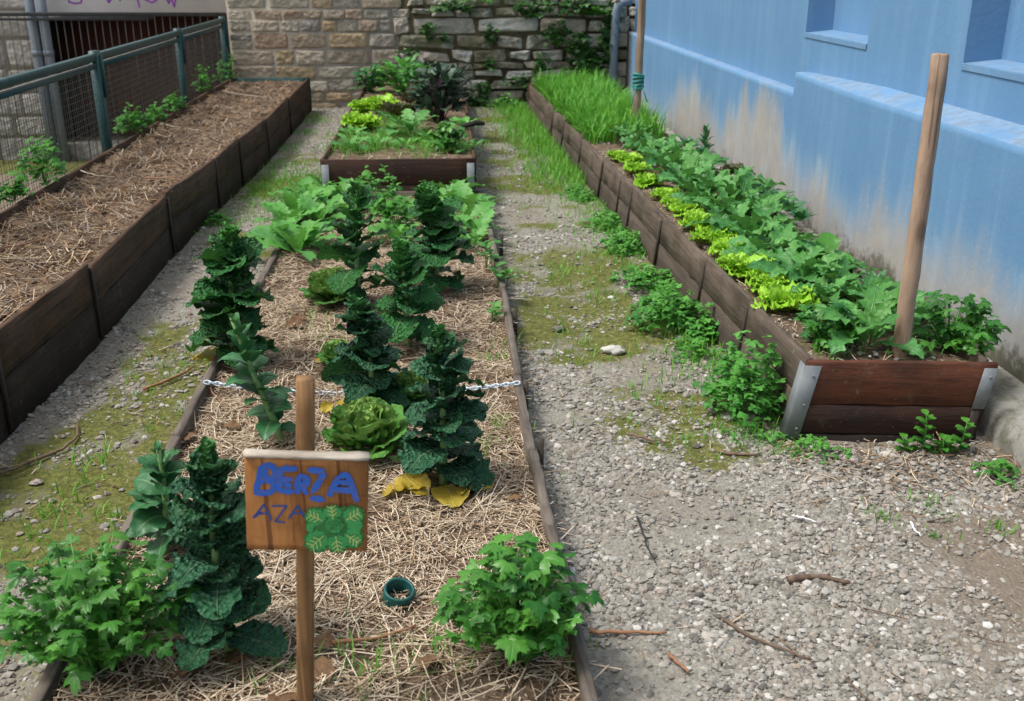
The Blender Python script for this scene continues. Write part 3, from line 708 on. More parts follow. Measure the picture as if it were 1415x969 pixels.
zt = np.where(yy > 6.36, .828, .95); zi = np.where(yy > 6.36, .836, np.interp(yy, [5.2, 6.36], [.995, .956]))
xo = np.where(yy > 6.36, 2.22, np.interp(yy, [5.3, 6.36], [2.16, 2.22])); xb = xo
rows = []; nz_ = 34
for k in range(nz_):
    t = k / (nz_ - 1); z = -.06 + (zt + .06) * t
    rows.append(np.stack([xb + (xo - xb) * ss(.80, 1., t), yy, z], 1))
rows.append(np.stack([xo + .006, yy, zt + .004], 1)); rows.append(np.stack([(xo + XU) / 2, yy, (zt + zi) / 2 + .003], 1)); rows.append(np.stack([0 * yy + XU + .005, yy, zi], 1))
P = np.stack(rows, 0); zz, yq = P[..., 2], P[..., 1]
hs = np.interp(yq, [2, 3.5, 4.0, 4.6, 5.1, 5.6, 6.2, 6.5, 6.75, 7.1, 7.5, 7.9, 8.15, 8.35, 8.7, 9.0, 9.35, 9.7, 10.2, 12.2], [.30, .34, .36, .36, .32, .34, .28, .46, .60, .62, .55, .34, .26, .36, .50, .58, .50, .28, .12, .1])
hs = hs * 1.05 + (fbm(yq * 5, zz * 1.5, 0, 15, 4) - .5) * .42
st_ = ss(.26, -.22, zz - hs); mo = np.maximum(ss(.36, .10, zz + (fbm(yq * 5, zz * 5, 0, 19, 3) - .5) * .2) * np.interp(yq, [3, 4.2, 5, 6.6, 12], [1., .95, .7, .5, .3]), ss(11.5, 12.1, yq) * .9)
ed = np.zeros_like(zz); ed[-3:] = 1.
mb = MB(); sheet(mb, P, np.stack([st_, mo, ed, ss(.62, -.05, zz - hs * .5)], -1)); mb.build('plinth', M['blue'], bb)
# concrete kerb along its foot
mb = MB(); kx = np.array([1.935, 1.94, 1.955, 2.0, 2.08, 2.17]); ky = np.concatenate([np.linspace(-4, 1.5, 12), np.arange(1.6, WALLY - .02, .045)])
kz = np.array([-.05, .05, .105, .118, .122, .125]); a, b = np.meshgrid(kx, ky); c = np.broadcast_to(kz, a.shape)
nk = (fbm(a * 9, b * 7, c * 9, 6, 4) - .5) * .07; a2 = a + nk * (c < .12) * .9; c2 = c + nk * .3 * (a < 2.1)
sheet(mb, np.stack([a2, b, c2], -1), (0, 0, 0, 1))
tag(mb.build('concrete_kerb', M['conc'], loc=(2, 4, 0)), 'rough mossy concrete kerb running along the foot of the blue wall', 'kerb')

# grey downpipe in the corner
q = [PY(u, v, 12.05) for u, v in [(846, 128), (848, 60), (850, 18), (853, 8), (860, 3), (872, 1)]]; q[0][2] = .02
q = np.array(q); q[:, 0] += .005
mb = MB(); tube(mb, np.concatenate([q[:1], q[1:]]), .05, 14)
tag(mb.build('downpipe', M['pipe']), 'grey bent downpipe in the corner between stone and blue walls', 'pipe')

# ------------------------------------------------------------------ building across the sunken yard on the left
YB = 13.3
lb = thing('neighbour_building', 'pale stone building across the sunken yard with a dark rusty opening', 'building', (-5, YB + 1, -.75))
L0, LT = PY(75, 198, YB), PY(75, 22, YB); xr = -2.06
mb = MB(); stonework(mb, -9, L0[0] - .01, -.8, 3.2, YB, (.24, .36), (.35, .7), .012, .015, .005); mb.build('stone_pier', M['pier'], lb)
mb = MB(); box(mb, (-9, YB + .005, -.8), (L0[0] - .01, YB + .9, 3.2)); mb.build('pier_core', M['mortar'], lb)
mb = MB(); box(mb, (L0[0], YB - .02, LT[2]), (-2.31, YB + .5, 3.2)); pn = mb.build('lintel_panel', M['white'], lb)
mb = MB(); box(mb, (L0[0], YB + .45, L0[2]), (-2.3, YB + .5, LT[2])); mb.build('rusty_door', M['rust'], lb)
mb = MB(); box(mb, (L0[0], YB - .1, -.8), (-2.31, YB + .44, L0[2])); mb.build('threshold', M['conc'], lb)
mb = MB(); box(mb, (L0[0] - .005, YB + .02, L0[2]), (L0[0] + .07, YB + .44, LT[2])); mb.build('dark_jamb', M['dark'], lb)
mb = MB(); box(mb, (L0[0] + .0, YB - .03, LT[2] - .05), (PY(215, 30, YB)[0], YB + .02, LT[2] - .003)); mb.build('lintel_bar', M['grey'], lb)
# graffiti strokes (only their lower parts are in the picture)
def ribbon(mb, pts, w, y, jit=0., closed=False):
    """flat brush stroke in the XZ plane at depth y"""
    pts = np.asarray(pts, float); seg = np.linalg.norm(np.diff(pts, axis=0), axis=1); s = np.concatenate([[0], np.cumsum(seg)])
    n = max(4, int(s[-1] / (w * .35))); t = np.linspace(0, s[-1], n); p = np.stack([np.interp(t, s, pts[:, 0]), np.interp(t, s, pts[:, 1])], 1)
    T = np.gradient(p, axis=0); T /= np.linalg.norm(T, axis=1)[:, None] + 1e-9; T = np.stack([np.convolve(np.pad(T[:, i], 1, 'edge'), [.25, .5, .25], 'valid') for i in (0, 1)], 1); T /= np.linalg.norm(T, axis=1)[:, None] + 1e-9
    N = np.stack([-T[:, 1], T[:, 0]], 1); en = np.minimum(1, .55 + np.minimum(np.arange(n), np.arange(n)[::-1]) * .3)
    hw = w / 2 * en[:, None] * (1 + rng.normal(0, jit, (n, 1))); A, B = p + N * hw, p - N * hw
    P = np.stack([np.stack([A[:, 0], 0 * A[:, 0] + y, A[:, 1]], 1), np.stack([B[:, 0], 0 * B[:, 0] + y, B[:, 1]], 1)], 1)
    mb.add(P.reshape(-1, 3), gridf(n, 2), (U(0, 1), 0, 0, 1))
mb = MB()
for i, st in enumerate([[(96, -14), (95, 3), (104, 5), (112, 4), (113, -8)], [(146, -8), (150, 4), (154, -2)], [(165, -8), (166, 2)], [(186, -12), (190, 0), (193, 11)], [(188, -3), (196, -8)],
                        [(203, -8), (201, 0), (210, 4), (217, 0), (216, -9)], [(228, -10), (233, 5), (236, -3), (241, 10), (244, -12)]]):
    mb = MB(); w2 = [PY(u, v, YB - .024) for u, v in st]; ribbon(mb, [(a[0], a[2]) for a in w2], .019, YB - .0225 - i * .0003); mb.build('graffiti_stroke', M['purple'], pn)
for u, nm in ((40, 'left'), (56, 'right')):
    a = PY(u, 0, YB - .16); mb = MB(); tube(mb, [(a[0], a[1], -.75), (a[0], a[1], .3), (a[0], a[1], 3.1)], .058, 12)
    pj = PY(u, 70, YB - .16)[2]; tube(mb, [(a[0], a[1], pj - .06), (a[0], a[1], pj)], .066, 12)
    tag(mb.build('drainpipe', M['pipe']), f'grey drainpipe on the pale stone pier, the {nm} of the pair', 'pipe', 'drainpipes on the stone pier')
rl = thing('iron_railing', 'thin grey bar railing in front of the rusty opening', 'railing', (-5, YB - .3, -.75))
YR = YB - .3; zr1, zr2 = PY(150, 17, YR)[2], PY(150, 24.5, YR)[2]
mb = MB(); beam(mb, (-9, YR, zr1), (-2.31, YR, zr1 - .03), Yv, Zv, .03, .045); mb.build('top_rail', M['grey'], rl)
mb = MB(); beam(mb, (-9, YR, zr2), (-3.4, YR, zr2 - .02), Yv, Zv, .03, .03); mb.build('lower_rail', M['grey'], rl)
nb = 0
for x in np.arange(-6.2, -2.35, .088):
    mb = MB(); tube(mb, [(x, YR, -.75), (x, YR, zr1 - .02)], .005, 5); mb.build('bar', M['grey'], rl)

# ------------------------------------------------------------------ green mesh fence
XF = -2.345
fe = thing('mesh_fence', 'dark green steel fence with wire mesh panels beside the long left bed', 'fence', (XF, 7, 0))
py_ = [.4, 2.8, 5.15, 7.52, 10.0, 12.12]
for y in py_:
    mb = MB(); beam(mb, (XF, y, -.05), (XF, y, 1.015), Xv, Yv, .055, .085, .004); beam(mb, (XF + .034, y + .02, .70), (XF + .034, y + .02, .985), Xv, Yv, .022, .03, .003); o = mb.build('post', M['teal'], fe)
mb = MB(); beam(mb, (XF + .004, .3, .975), (XF + .004, 12.14, .975), Xv, Zv, .045, .05, .006); mb.build('handrail', M['teal'], fe)
for a, b in zip(py_[:-1], py_[1:]):
    mb = MB(); beam(mb, (XF, a + .05, .912), (XF, b - .05, .912), Xv, Zv, .035, .028, .004); mb.build('panel_rail', M['teal'], fe)
    mb = MB(); beam(mb, (XF, a + .05, .930), (XF, b - .05, .930), Xv, Zv, .04, .006, .002); mb.build('rail_cap', M['tealtop'], fe)
    mb = MB()
    for y in np.arange(a + .07, b - .05, .038): tube(mb, [(XF, y, .02), (XF + rng.normal(0, .002), y, .46), (XF, y, .90)], .0018, 3, cap=False)
    for z in np.arange(.06, .9, .042): tube(mb, [(XF + .003, a + .05, z), (XF + .003, b - .05, z)], .0018, 3, cap=False)
    mb.build('wire_mesh', M['wire'], fe)

# ------------------------------------------------------------------ raised beds
def side_boards(root, pts, ztop, mat, name, out, planks, thick=.022, shear=0., batten=None, lower_dark=.75, zb=-.03, sag=0.):
    """boards along a side, segment by segment; out = +1/-1: which way is outside (x)"""
    for i in range(len(pts) - 1):
        a, b = np.array([*pts[i], 0.]), np.array([*pts[i + 1], 0.]); t = nrm(b - a); s = nrm(np.cross(t, Zv)); T_ = ztop - zb; s = s if s[0] * out > 0 else -s
        mb = MB(); edges_ = [ztop] + planks + [zb]
        dz = rng.normal(0, .004 + sag, 2) if i else np.zeros(2)
        for k in range(len(edges_) - 1):
            zc = (edges_[k] + edges_[k + 1]) / 2; hh = edges_[k] - edges_[k + 1] - .003
            sh = -s * shear * hh / T_ / 2; oo = s * shear * (ztop - zc) / T_ + s * rng.normal(0, .0012)
            beam(mb, a + t * .002 + Zv * (zc + dz[0]) + oo - s * thick / 2, b - t * .002 + Zv * (zc + dz[1]) + oo - s * thick / 2, s, Zv, thick, hh, .004, 12, .0019,
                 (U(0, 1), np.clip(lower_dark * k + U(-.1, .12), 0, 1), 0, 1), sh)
        mb.build(name, mat, root)
        if batten is not None and i:
            mb = MB(); z0, z1 = batten; beam(mb, a + Zv * z0 + s * (.006 + shear * .85), a + Zv * z1 + s * .006, s, t, .014, .016, .003, 1, 0, (U(0, 1), .5, 0, 1)); mb.build('peg', M['iron'], root)

# the long left bed
lp = thing('raised_bed', 'long dark raised bed of bare straw covered compost beside the fence', 'raised bed', (-1.9, 7, 0), 'raised wooden beds')
sy = [1.6, 2.55, 3.45, 4.42, 5.83, 7.0, 7.75, 8.8, 10.2, 11.9]
side_boards(lp, [(LPX(y), y) for y in sy], .36, M['board_y'], 'side_board', 1, [.185], .024, 0., (.02, .345), .6, -.03, .007)
sy2 = [1.6, 4.0, 6.6, 9.2, 11.95]
side_boards(lp, [(-2.285, y) for y in sy2], .37, M['board_y'], 'side_board', -1, [.2], .024)
mb = MB(); beam(mb, (-2.28, 11.93, .17), (-1.40, 11.93, .17), Yv, Zv, .024, .40, .004, 6, .001, (.3, .5, 0, 1)); mb.build('end_board', M['teal'], lp)
mb = MB(); beam(mb, (-2.28, 1.6, .17), (-1.57, 1.6, .17), Yv, Zv, .024, .40, .004, 6, .001, (.3, .5, 0, 1)); mb.build('end_board', M['board_x'], lp)

# the low middle bed
ml = thing('low_bed', 'low weathered plank edged vegetable bed in the middle of the path', 'raised bed', (-.3, 4.3, 0), 'raised wooden beds')
side_boards(ml, [(-.905, 1.74), (-.908, 3.15), (-.906, 4.9), (-.90, 6.95)], .125, M['edge'], 'edging_board', -1, [], .03)
side_boards(ml, [(.318, 1.74), (.304, 2.48), (.298, 2.95), (.302, 3.6), (.318, 4.7), (.305, 6.93)], .128, M['edge'], 'edging_board', 1, [], .03)
mb = MB(); beam(mb, (-.92, 1.735, .055), (.33, 1.735, .055), Yv, Zv, .03, .13, .004, 8, .001, (.6, .2, 0, 1)); mb.build('end_board', M['edge_x'], ml)
mb = MB(); beam(mb, (-.90, 6.915, .065), (.31, 6.915, .065), Yv, Zv, .03, .13, .004, 8, .001, (.6, .1, 0, 1)); mb.build('end_board', M['edge_x'], ml)
for (u, v) in [(708, 428), (722, 530), (742, 610), (690, 325)]:
    p = PZ(u, v, .12); mb = MB(); beam(mb, (p[0] + .012, p[1], -.04), (p[0] + .012, p[1], .125), Xv, Yv, .02, .028, .003, 1, 0, (U(0, 1), .8, 0, 1)); mb.build('peg', M['edge'], ml)

# the far bed
fb = thing('short_bed', 'short raised bed with metal corners at the back of the path', 'raised bed', (-.25, 9.4, 0), 'raised wooden beds')
mb = MB()
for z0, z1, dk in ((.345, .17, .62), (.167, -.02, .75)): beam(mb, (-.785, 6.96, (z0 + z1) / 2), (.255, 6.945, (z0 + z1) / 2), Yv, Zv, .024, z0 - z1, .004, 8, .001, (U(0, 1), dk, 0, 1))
mb.build('front_board', M['board_x'], fb)
side_boards(fb, [(-.785, 6.99), (-.77, 9.4), (-.755, 12.0)], .345, M['board_y'], 'side_board', -1, [.17])
side_boards(fb, [(.262, 6.99), (.285, 9.4), (.30, 12.0)], .345, M['board_y'], 'side_board', 1, [.17])
mb = MB(); beam(mb, (-.76, 12.02, .165), (.30, 12.02, .165), Yv, Zv, .024, .35, .004, 4, .001, (.3, .5, 0, 1)); mb.build('end_board', M['board_x'], fb)
for x in (-.755, .225):
    mb = MB(); beam(mb, (x, 6.932, .0), (x, 6.932, .315), Xv, Yv, .05, .004, .001); mb.build('corner_bracket', M['galv'], fb)

# the long right bed
rp = thing('planter_bed', 'long raised bed of salad greens along the foot of the blue wall', 'raised bed', (1.55, 7, 0), 'raised wooden beds')
pegs = [PZ(u, v, .27)[1] for u, v in [(1028, 425), (962, 365), (908, 305), (863, 265), (848, 250), (828, 225), (800, 195), (778, 170), (768, 155)]]
pegs = [3.24] + [y for y in pegs if y < 11] + [11.7]
side_boards(rp, [(RPX(y), y) for y in pegs], .30, M['board_r'], 'side_board', -1, [.15], .022, .03, (.02, .27), .35, -.03, .003)
side_boards(rp, [(1.905, 3.19), (1.87, 6), (1.84, 9), (1.82, 11.7)], .30, M['board_r'], 'side_board', 1, [.15], .022)
mb = MB()
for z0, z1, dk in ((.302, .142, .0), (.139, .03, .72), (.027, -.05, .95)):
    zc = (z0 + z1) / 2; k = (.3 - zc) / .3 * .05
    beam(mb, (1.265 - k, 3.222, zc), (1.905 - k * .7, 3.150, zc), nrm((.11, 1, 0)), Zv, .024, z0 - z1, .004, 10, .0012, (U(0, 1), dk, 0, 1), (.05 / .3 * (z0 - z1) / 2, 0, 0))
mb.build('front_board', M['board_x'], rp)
mb = MB(); beam(mb, (1.03, 11.7, .14), (1.83, 11.7, .14), Yv, Zv, .024, .34, .004, 4, .001, (.3, .3, 0, 1)); mb.build('end_board', M['board_x'], rp)
fd = nrm((1, -.11, 0)); fn = nrm((.11, 1, 0))
mb = MB(); beam(mb, (1.228, 3.207, .01), (1.284, 3.207, .286), fd, fn, .055, .005, .0015); beam(mb, (1.203, 3.232, .01), (1.256, 3.238, .286), Xv, Yv, .005, .05, .0015)
for z in (.05, .14, .25):
    c = np.array([1.228 + (z - .01) / .276 * .056 + .008, 3.203, z]); tube(mb, [c, c - fn * .004], .005, 7)
mb.build('corner_bracket', M['galv'], rp)
mb = MB(); beam(mb, (1.862, 3.139, .135), (1.884, 3.137, .287), fd, fn, .045, .005, .0015); tube(mb, [(1.885, 3.135, .255), (1.885, 3.130, .255)], .005, 7); mb.build('corner_bracket', M['galv'], rp)
mb = MB(); beam(mb, (1.842, 3.141, -.02), (1.857, 3.141, .13), fd, fn, .03, .004, .0015, 1, 0, (0, 1, 0, 1)); mb.build('bracket_leg', M['iron'], rp)

# soil in the beds
def soil(name, x0, x1, y0, y1, z, amp, mat, st=.03, sl=None, sr=None):
    nx, ny = int((x1 - x0) / st) + 2, int((y1 - y0) / st) + 2; a, b = np.meshgrid(np.linspace(0, 1, nx), np.linspace(y0, y1, ny))
    lo = x0 if sl is None else sl(b); hi = x1 if sr is None else sr(b); x = lo + (hi - lo) * a
    zz = z + (fbm(x * 7, b * 7, 0, 21, 5) - .5) * amp; mb = MB(); sheet(mb, np.stack([x, b, zz], -1), (0, 0, 0, 1))
    tag(mb.build(name, mat, loc=((x0 + x1) / 2, (y0 + y1) / 2, z)), kind='structure')
soil('soil', -.89, .29, 1.75, 6.9, .078, .05, M['soil'], .025)
soil('soil', -2.265, -1.4, 1.62, 11.92, .315, .10, M['compost'], .03, None, lambda y: LPX(y) - .026)
soil('soil', -.765, .27, 6.98, 12.0, .30, .05, M['soil'])
soil('soil', 1.0, 1.9, 3.24, 11.68, .262, .05, M['soil'], .03, lambda y: RPX(y) + .02, lambda y: np.interp(y, [3.2, 11.7], [1.885, 1.80]))
# ------------------------------------------------------------------ straw, compost clods
mb = MB()
def straw_area(n, x0, x1, y0, y1, zf, L, W, tilt=.22, keep=None):
    x, y = U(x0, x1, n), U(y0, y1, n)
    if keep is not None: k = U(0, 1, n) < keep(x, y); x, y = x[k], y[k]
    m = len(x); straws(mb, np.stack([x, y, zf(x, y) + np.abs(rng.normal(0, .008, m))], 1), L * np.exp(rng.normal(0, .5, m)), W * U(.6, 1.4, m), tilt)
zs1 = lambda x, y: .078 + (fbm(x * 7, y * 7, 0, 21, 5) - .5) * .05 + .004
straw_area(20000, -.88, .28, 1.76, 4.4, zs1, .066, .0033, .16, lambda x, y: .22 + .78 * ss(.38, .54, fbm(x * 4, y * 4, 0, 81, 4)))
straw_area(9000, -.88, .28, 1.76, 4.6, zs1, .018, .0034, .3, lambda x, y: .2 + .8 * ss(.4, .6, fbm(x * 6, y * 6, 0, 88, 3)))
straw_area(1600, -.88, .28, 1.76, 6.9, zs1, .15, .0038, .10)
straw_area(9000, -.88, .28, 4.4, 6.9, zs1, .06, .004, .16)
tag(mb.build('straw_mulch', M['straw'], loc=(-.3, 4, .08)), kind='stuff')
mb = MB(); zs2 = lambda x, y: .315 + (fbm(x * 7, y * 7, 0, 21, 5) - .5) * .10
straw_area(19000, -2.25, -1.45, 2.2, 11.9, lambda x, y: zs2(x, y) + .006, .07, .005, .3, lambda x, y: (.25 + .88 * ss(.45, .6, fbm(x * 3, y * 3, 0, 83, 3))) * (x < LPX(y) - .075))
tag(mb.build('old_straw', M['brownstraw'], loc=(-1.9, 7, .3)), kind='stuff')
mb = MB(); n = 6000; x, y = U(-2.25, -1.43, n), U(2.2, 11.9, n); k = x < LPX(y) - .035; x, y = x[k], y[k]
pebbles(mb, np.stack([x, y, zs2(x, y) + .002], 1), .005 * (4.6 ** (U(0, 1, len(x)) ** 2.6)), .7)
tag(mb.build('compost_clods', M['clod'], smooth=False, loc=(-1.9, 7, .3)), kind='stuff')
mb = MB(); n = 3200; x, y = U(1.1, 1.85, n), U(3.25, 11, n); k = x > RPX(y) + .03
straws(mb, np.stack([x[k], y[k], np.full(k.sum(), .272)], 1), .045 * np.exp(rng.normal(0, .4, k.sum())), U(.002, .004, k.sum()))
n = 900; x, y = U(-.75, .25, n), U(7.0, 11.8, n); straws(mb, np.stack([x, y, np.full(n, .315)], 1), .06 * np.exp(rng.normal(0, .4, n)), U(.003, .005, n))
tag(mb.build('loose_straw', M['straw'], loc=(1, 6, .27)), kind='stuff')
mb = MB(); n = 1500; x, y = U(1.15, 1.82, n), U(3.28, 11, n); k = x > RPX(y) + .04; x, y = x[k], y[k]; n = len(x); pebbles(mb, np.stack([x, y, np.full(n, .268)], 1), .005 * (3 ** U(0, 1, n)), .7)
n = 420; x, y = U(1.2, 1.9, n), rng.normal(2.98, .12, n); pebbles(mb, np.stack([x, y, gz(x, y) + .006], 1), .006 * (2.4 ** U(0, 1, n)), .6)
tag(mb.build('small_stones', M['gravel'], smooth=False, loc=(1.5, 4, .1)), kind='stuff')
# bits of bark, stalk and leaf litter in the brown corner by the right bed
mb = MB(); n = 320; x, y = U(1.15, 1.95, n), rng.normal(2.98, .14, n); straws(mb, np.stack([x, y, gz(x, y) + .012], 1), .05 * np.exp(rng.normal(0, .5, n)), U(.002, .006, n))
n = 420; x, y = U(.35, 1.9, n), U(1.4, 4.6, n); k = ~in_bed(x, y); x, y = x[k], y[k]; straws(mb, np.stack([x, y, gz(x, y) + .012], 1), .035 * np.exp(rng.normal(0, .5, len(x))), U(.002, .005, len(x)))
n = 260; x, y = U(-1.5, -.93, n), U(1.6, 5, n); k = ~in_bed(x, y); x, y = x[k], y[k]; straws(mb, np.stack([x, y, gz(x, y) + .010], 1), .03 * np.exp(rng.normal(0, .5, len(x))), U(.002, .005, len(x)))
tag(mb.build('litter', M['brownstraw'], loc=(1, 3, 0)), kind='stuff')
# grass and seedlings growing inside the beds
mb = MB()
grass_at([(270, 640, .08, .0), (600, 900, .08, 1.4), (520, 930, .08, 1.), (470, 910, .08, .6), (690, 590, .08, .7), (680, 500, .08, .7), (690, 480, .08, .6), (670, 620, .08, .5), (440, 470, .08, .8), (430, 440, .08, .5),
          (560, 280, .08, 1), (610, 270, .08, 1), (470, 480, .08, .6), (520, 560, .08, .5), (300, 900, .08, .5), (380, 930, .08, .8), (800, 930, .08, .4)], 45, .07, .06, mb, .003)
grass_at([(u, v, .31, 1.3) for u, v in [(500, 195), (530, 190), (550, 200), (575, 195), (600, 195), (520, 205), (480, 190), (560, 185), (540, 180), (500, 208), (590, 207), (630, 205), (485, 205), (545, 170), (570, 165), (520, 175), (590, 185), (610, 200), (475, 205), (535, 165)]], 150, .11, .06, mb, .004)
grass_at([(u, v, .27, .8) for u, v in [(1130, 490), (1170, 488), (1270, 488), (1090, 400), (960, 270), (1000, 250)]], 40, .06, .04, mb, .003)
tag(mb.build('bed_grass', M['grass'], loc=(0, 4, .08)), kind='stuff')
mb = MB(); pp = []
for i in range(1500):
    y = 7.9 + (11.5 - 7.9) * U(0, 1); x = U(RPX(y) + .04, 1.80)
    if y < 8.6 and U(0, 1) > (y - 7.7): continue
    pp.append((x, y))
pp = np.array(pp); m = 6; pos = np.repeat(np.c_[pp, np.full(len(pp), .27)], m, 0); N = len(pos); pos[:, :2] += rng.normal(0, .015, (N, 2)); e0 = np.radians(U(55, 95, N))
blades(mb, pos, U(.08, .30, N), U(.006, .020, N), U(0, 2 * pi, N), e0, e0 - U(.3, 2.3, N), 5, U(0, .6, N))
tag(mb.build('tall_grass', M['grass'], loc=(1.5, 10, .27)), kind='stuff')

# ------------------------------------------------------------------ kale and cabbages in the low bed
kale((320, 905), (283, 612), 152, 'tall dark savoy kale run to a spire just left of the painted sign', n=50, yellow=0)
kale((228, 765), (215, 612), 95, 'small smooth leaved bluish kale behind the left edging board, left of the big spire', n=26, mat='smooth', kind='broad', crk=.005, ruf=.12, yellow=1, wr=.7, fresh=.5)
kale((322, 505), (318, 308), 112, 'broad bushy savoy kale at the left edging, behind the pale chain', n=56, yellow=1, mat='kale2')
kale((392, 612), (318, 425), 84, 'leaning smooth leaved kale with pale midribs, left of the sign post top', n=30, mat='smooth', kind='broad', crk=.003, ruf=.06, wr=.66, fresh=.5, nt=13, ns=9)
kale((497, 425), (493, 248), 104, 'open topped tall dark kale behind the small pale cabbages, left of the bed centre', mat='kale2', crk=.009, n=30, wr=.8, ruf=.15)
kale((517, 572), (488, 405), 108, 'dark savoy kale standing right behind the round pale cabbage', n=42, yellow=1, wr=.86)
kale((565, 482), (556, 332), 102, 'short dark savoy kale crowded between taller spires in the bed centre', mat='kale2', crk=.009, n=32, wr=.85)
kale((603, 402), (588, 258), 102, 'dark savoy kale spire furthest back on the right, near the far bed', n=40, mat='kale2', crk=.010, wr=.95)
kale((612, 672), (603, 440), 122, 'blue green savoy kale with yellow leaves at its foot, right of the round cabbage', n=46, yellow=4)
cabbage((507, 625), 50, 'round pale hearted savoy cabbage just behind the sign board')
cabbage((460, 420), 34, 'pale green loose cabbage left of the tall middle kale')
cabbage((566, 560), 28, 'small pale cabbage half hidden between the dark kales', hearts=.6)
cabbage((468, 508), 22, 'little yellow green cabbage beside the kale near the chain', hearts=.5)

# celery clumps in the foreground
celery((135, 925), 225, 200, 'large glossy celery clump spilling over the left edging in the foreground', 105, .032)
celery((715, 905), 205, 175, 'lone glossy celery clump at the near right corner of the low bed', 84, .034)

# leafy greens at the far end of the low bed
gi = [0]
def greens(uv, z, L, W, n, label, mat='turnip', kind='lobed', name='leafy_green', e_in=82, e_out=28, cat='leafy green', group=None, curl=62, **k):
    b = PZ(*uv, z); mb = MB(); rosette(mb, n, L, W, kind, e_in, e_out, curl, .12, 5, 19, 9, .15, .006, k.get('auxin', .5), .012, .35)
    o = mb.build(name, M[mat], None, True, (0, 0, 0)); o.location = b; o.rotation_euler = (0, 0, U(0, 6)); o['_o'] = [float(x) for x in b]
    return tag(o, label, cat, group)
def pl(o): return o
tl = [((412, 352), 'nearest large pale turnip plant at the left edging of the low bed', .30, .115), ((398, 318), 'pale turnip plant leaning over the left edging behind the nearest one', .26, .10),
      ((440, 310), 'turnip plant in front of the far left leafy patch, beside the first dark spire', .25, .10), ((425, 282), 'turnip plant in the middle of the left leafy patch', .27, .105),
      ((455, 268), 'turnip plant at the back of the left leafy patch below the metal corner', .27, .105), ((488, 262), 'turnip plant in front of the short bed, left of the bushy parsley', .24, .09),
      ((625, 272), 'pale broad leaved green right of the grass tuft below the short bed', .27, .10), ((640, 312), 'lighter leafy green behind the right hand dark kale', .24, .08), ((655, 342), 'small leafy green beside the right edging board', .20, .07),
      ((600, 300), 'leafy green with one bluish leaf between the back kales', .22, .09), ((545, 335), 'bluish leafy green between the two back spires', .22, .10)]
tl += [((385, 340), 'turnip plant on the outer side of the left patch, over the edging', .25, .10), ((410, 300), 'bright turnip plant in the thick of the left leafy patch', .28, .11), ((440, 292), 'turnip plant on the inner side of the left leafy patch', .26, .10), ((470, 280), 'turnip plant between left leafy patch and bright parsley', .24, .09), ((432, 338), 'low turnip plant right of the nearest large one', .22, .09), ((470, 300), 'small turnip plant before the bright parsley', .20, .08),
       ((610, 285), 'leafy green behind the back dark kale on the right', .22, .09), ((648, 288), 'leafy green near the right edging under the short bed corner', .22, .085), ((660, 325), 'loose leafy green against the right edging between two seedlings', .2, .075), ((570, 300), 'leafy green between parsley and the grass tuft', .2, .08), ((630, 340), 'low leafy green right of the back dark kale', .19, .075)]
for uv, lab, L, W in tl: greens(uv, .085, L, W, 11 if L > .24 else 9, lab)
sd = [((693, 400), 'small upright seedling by the right edging, nearest of its line', .15), ((676, 372), 'thin seedling by the right edging, second of its line', .14), ((690, 445), 'tiny seedling against the right edging near the peg', .10), ((668, 300), 'thin seedling by the right edging, furthest of its line', .15)]
for uv, lab, h in sd:
    b = PZ(*uv, .085); r = thing('seedling', lab, 'seedling', b, 'seedlings along the right edging'); st, fo = MB(), MB()
    for j in range(3):
        o_ = b + np.array([U(-.03, .03), U(-.03, .03), -.01]); hh = h * U(.7, 1.1); tube(st, [o_, o_ + (U(-.01, .01), 0, hh * .6), o_ + (U(-.02, .02), U(-.02, .02), hh)], [.003, .0025, .0015], 5, (U(0, 1), 0, 0, 1))
        for q in range(6): leaf(fo, o_ + Zv * hh * U(.45, 1), q * GA, U(.3, .9), U(-.5, .1), h * .42, h * .22, 'broad', 8, 5, .1, .05, 3, 0, 0, None, U(0, .6))
    st.build('stem', M['stalk'], r); fo.build('foliage', M['turnip'], r)
def parsley(uv, z, wpx, hpx, n, size, label, mat='parsley', name='parsley_clump', cat='herb', st='stalk', stems=14, group=None, per=72., lob=.5, aux=0., zoff=0.):
    b = PZ(*uv, z); dp = depth(b); r = wpx * dp / F / 2; h = hpx * dp / F; root = thing(name, label, cat, b, group); fo, s2 = MB(), MB()
    bush(fo, s2, r, h, n, size, stems, .12, per, lob, 17, aux); 
    fo2 = MB(); fo2.v = [v + b for v in fo.v]; fo2.d, fo2.f, fo2.n = fo.d, fo.f, fo.n; fo2.build('foliage', M[mat], root)
    s3 = MB(); s3.v = [v + b for v in s2.v]; s3.d, s3.f, s3.n = s2.d, s2.f, s2.n; s3.build('stalks', M[st], root); return root
parsley((522, 292), .085, 62, 50, 150, .035, 'bright bushy parsley at the far end of the low bed')
parsley((545, 322), .085, 60, 55, 130, .035, 'parsley clump behind the tallest middle kale, lower than its neighbour')
# grass tuft at the end
b = PZ(585, 258, .1); mb = MB(); N = 60; e0 = np.radians(U(60, 95, N)); az = U(0, 2 * pi, N)
blades(mb, b + np.c_[rng.normal(0, .02, (N, 2)), np.zeros(N)], U(.22, .42, N), U(.006, .011, N), az, e0, e0 - U(.3, 1.8, N), 6, U(0, .3, N))
tag(mb.build('grass_tuft', M['grass']), 'arching tuft of long blades in front of the short bed', 'grass tuft')

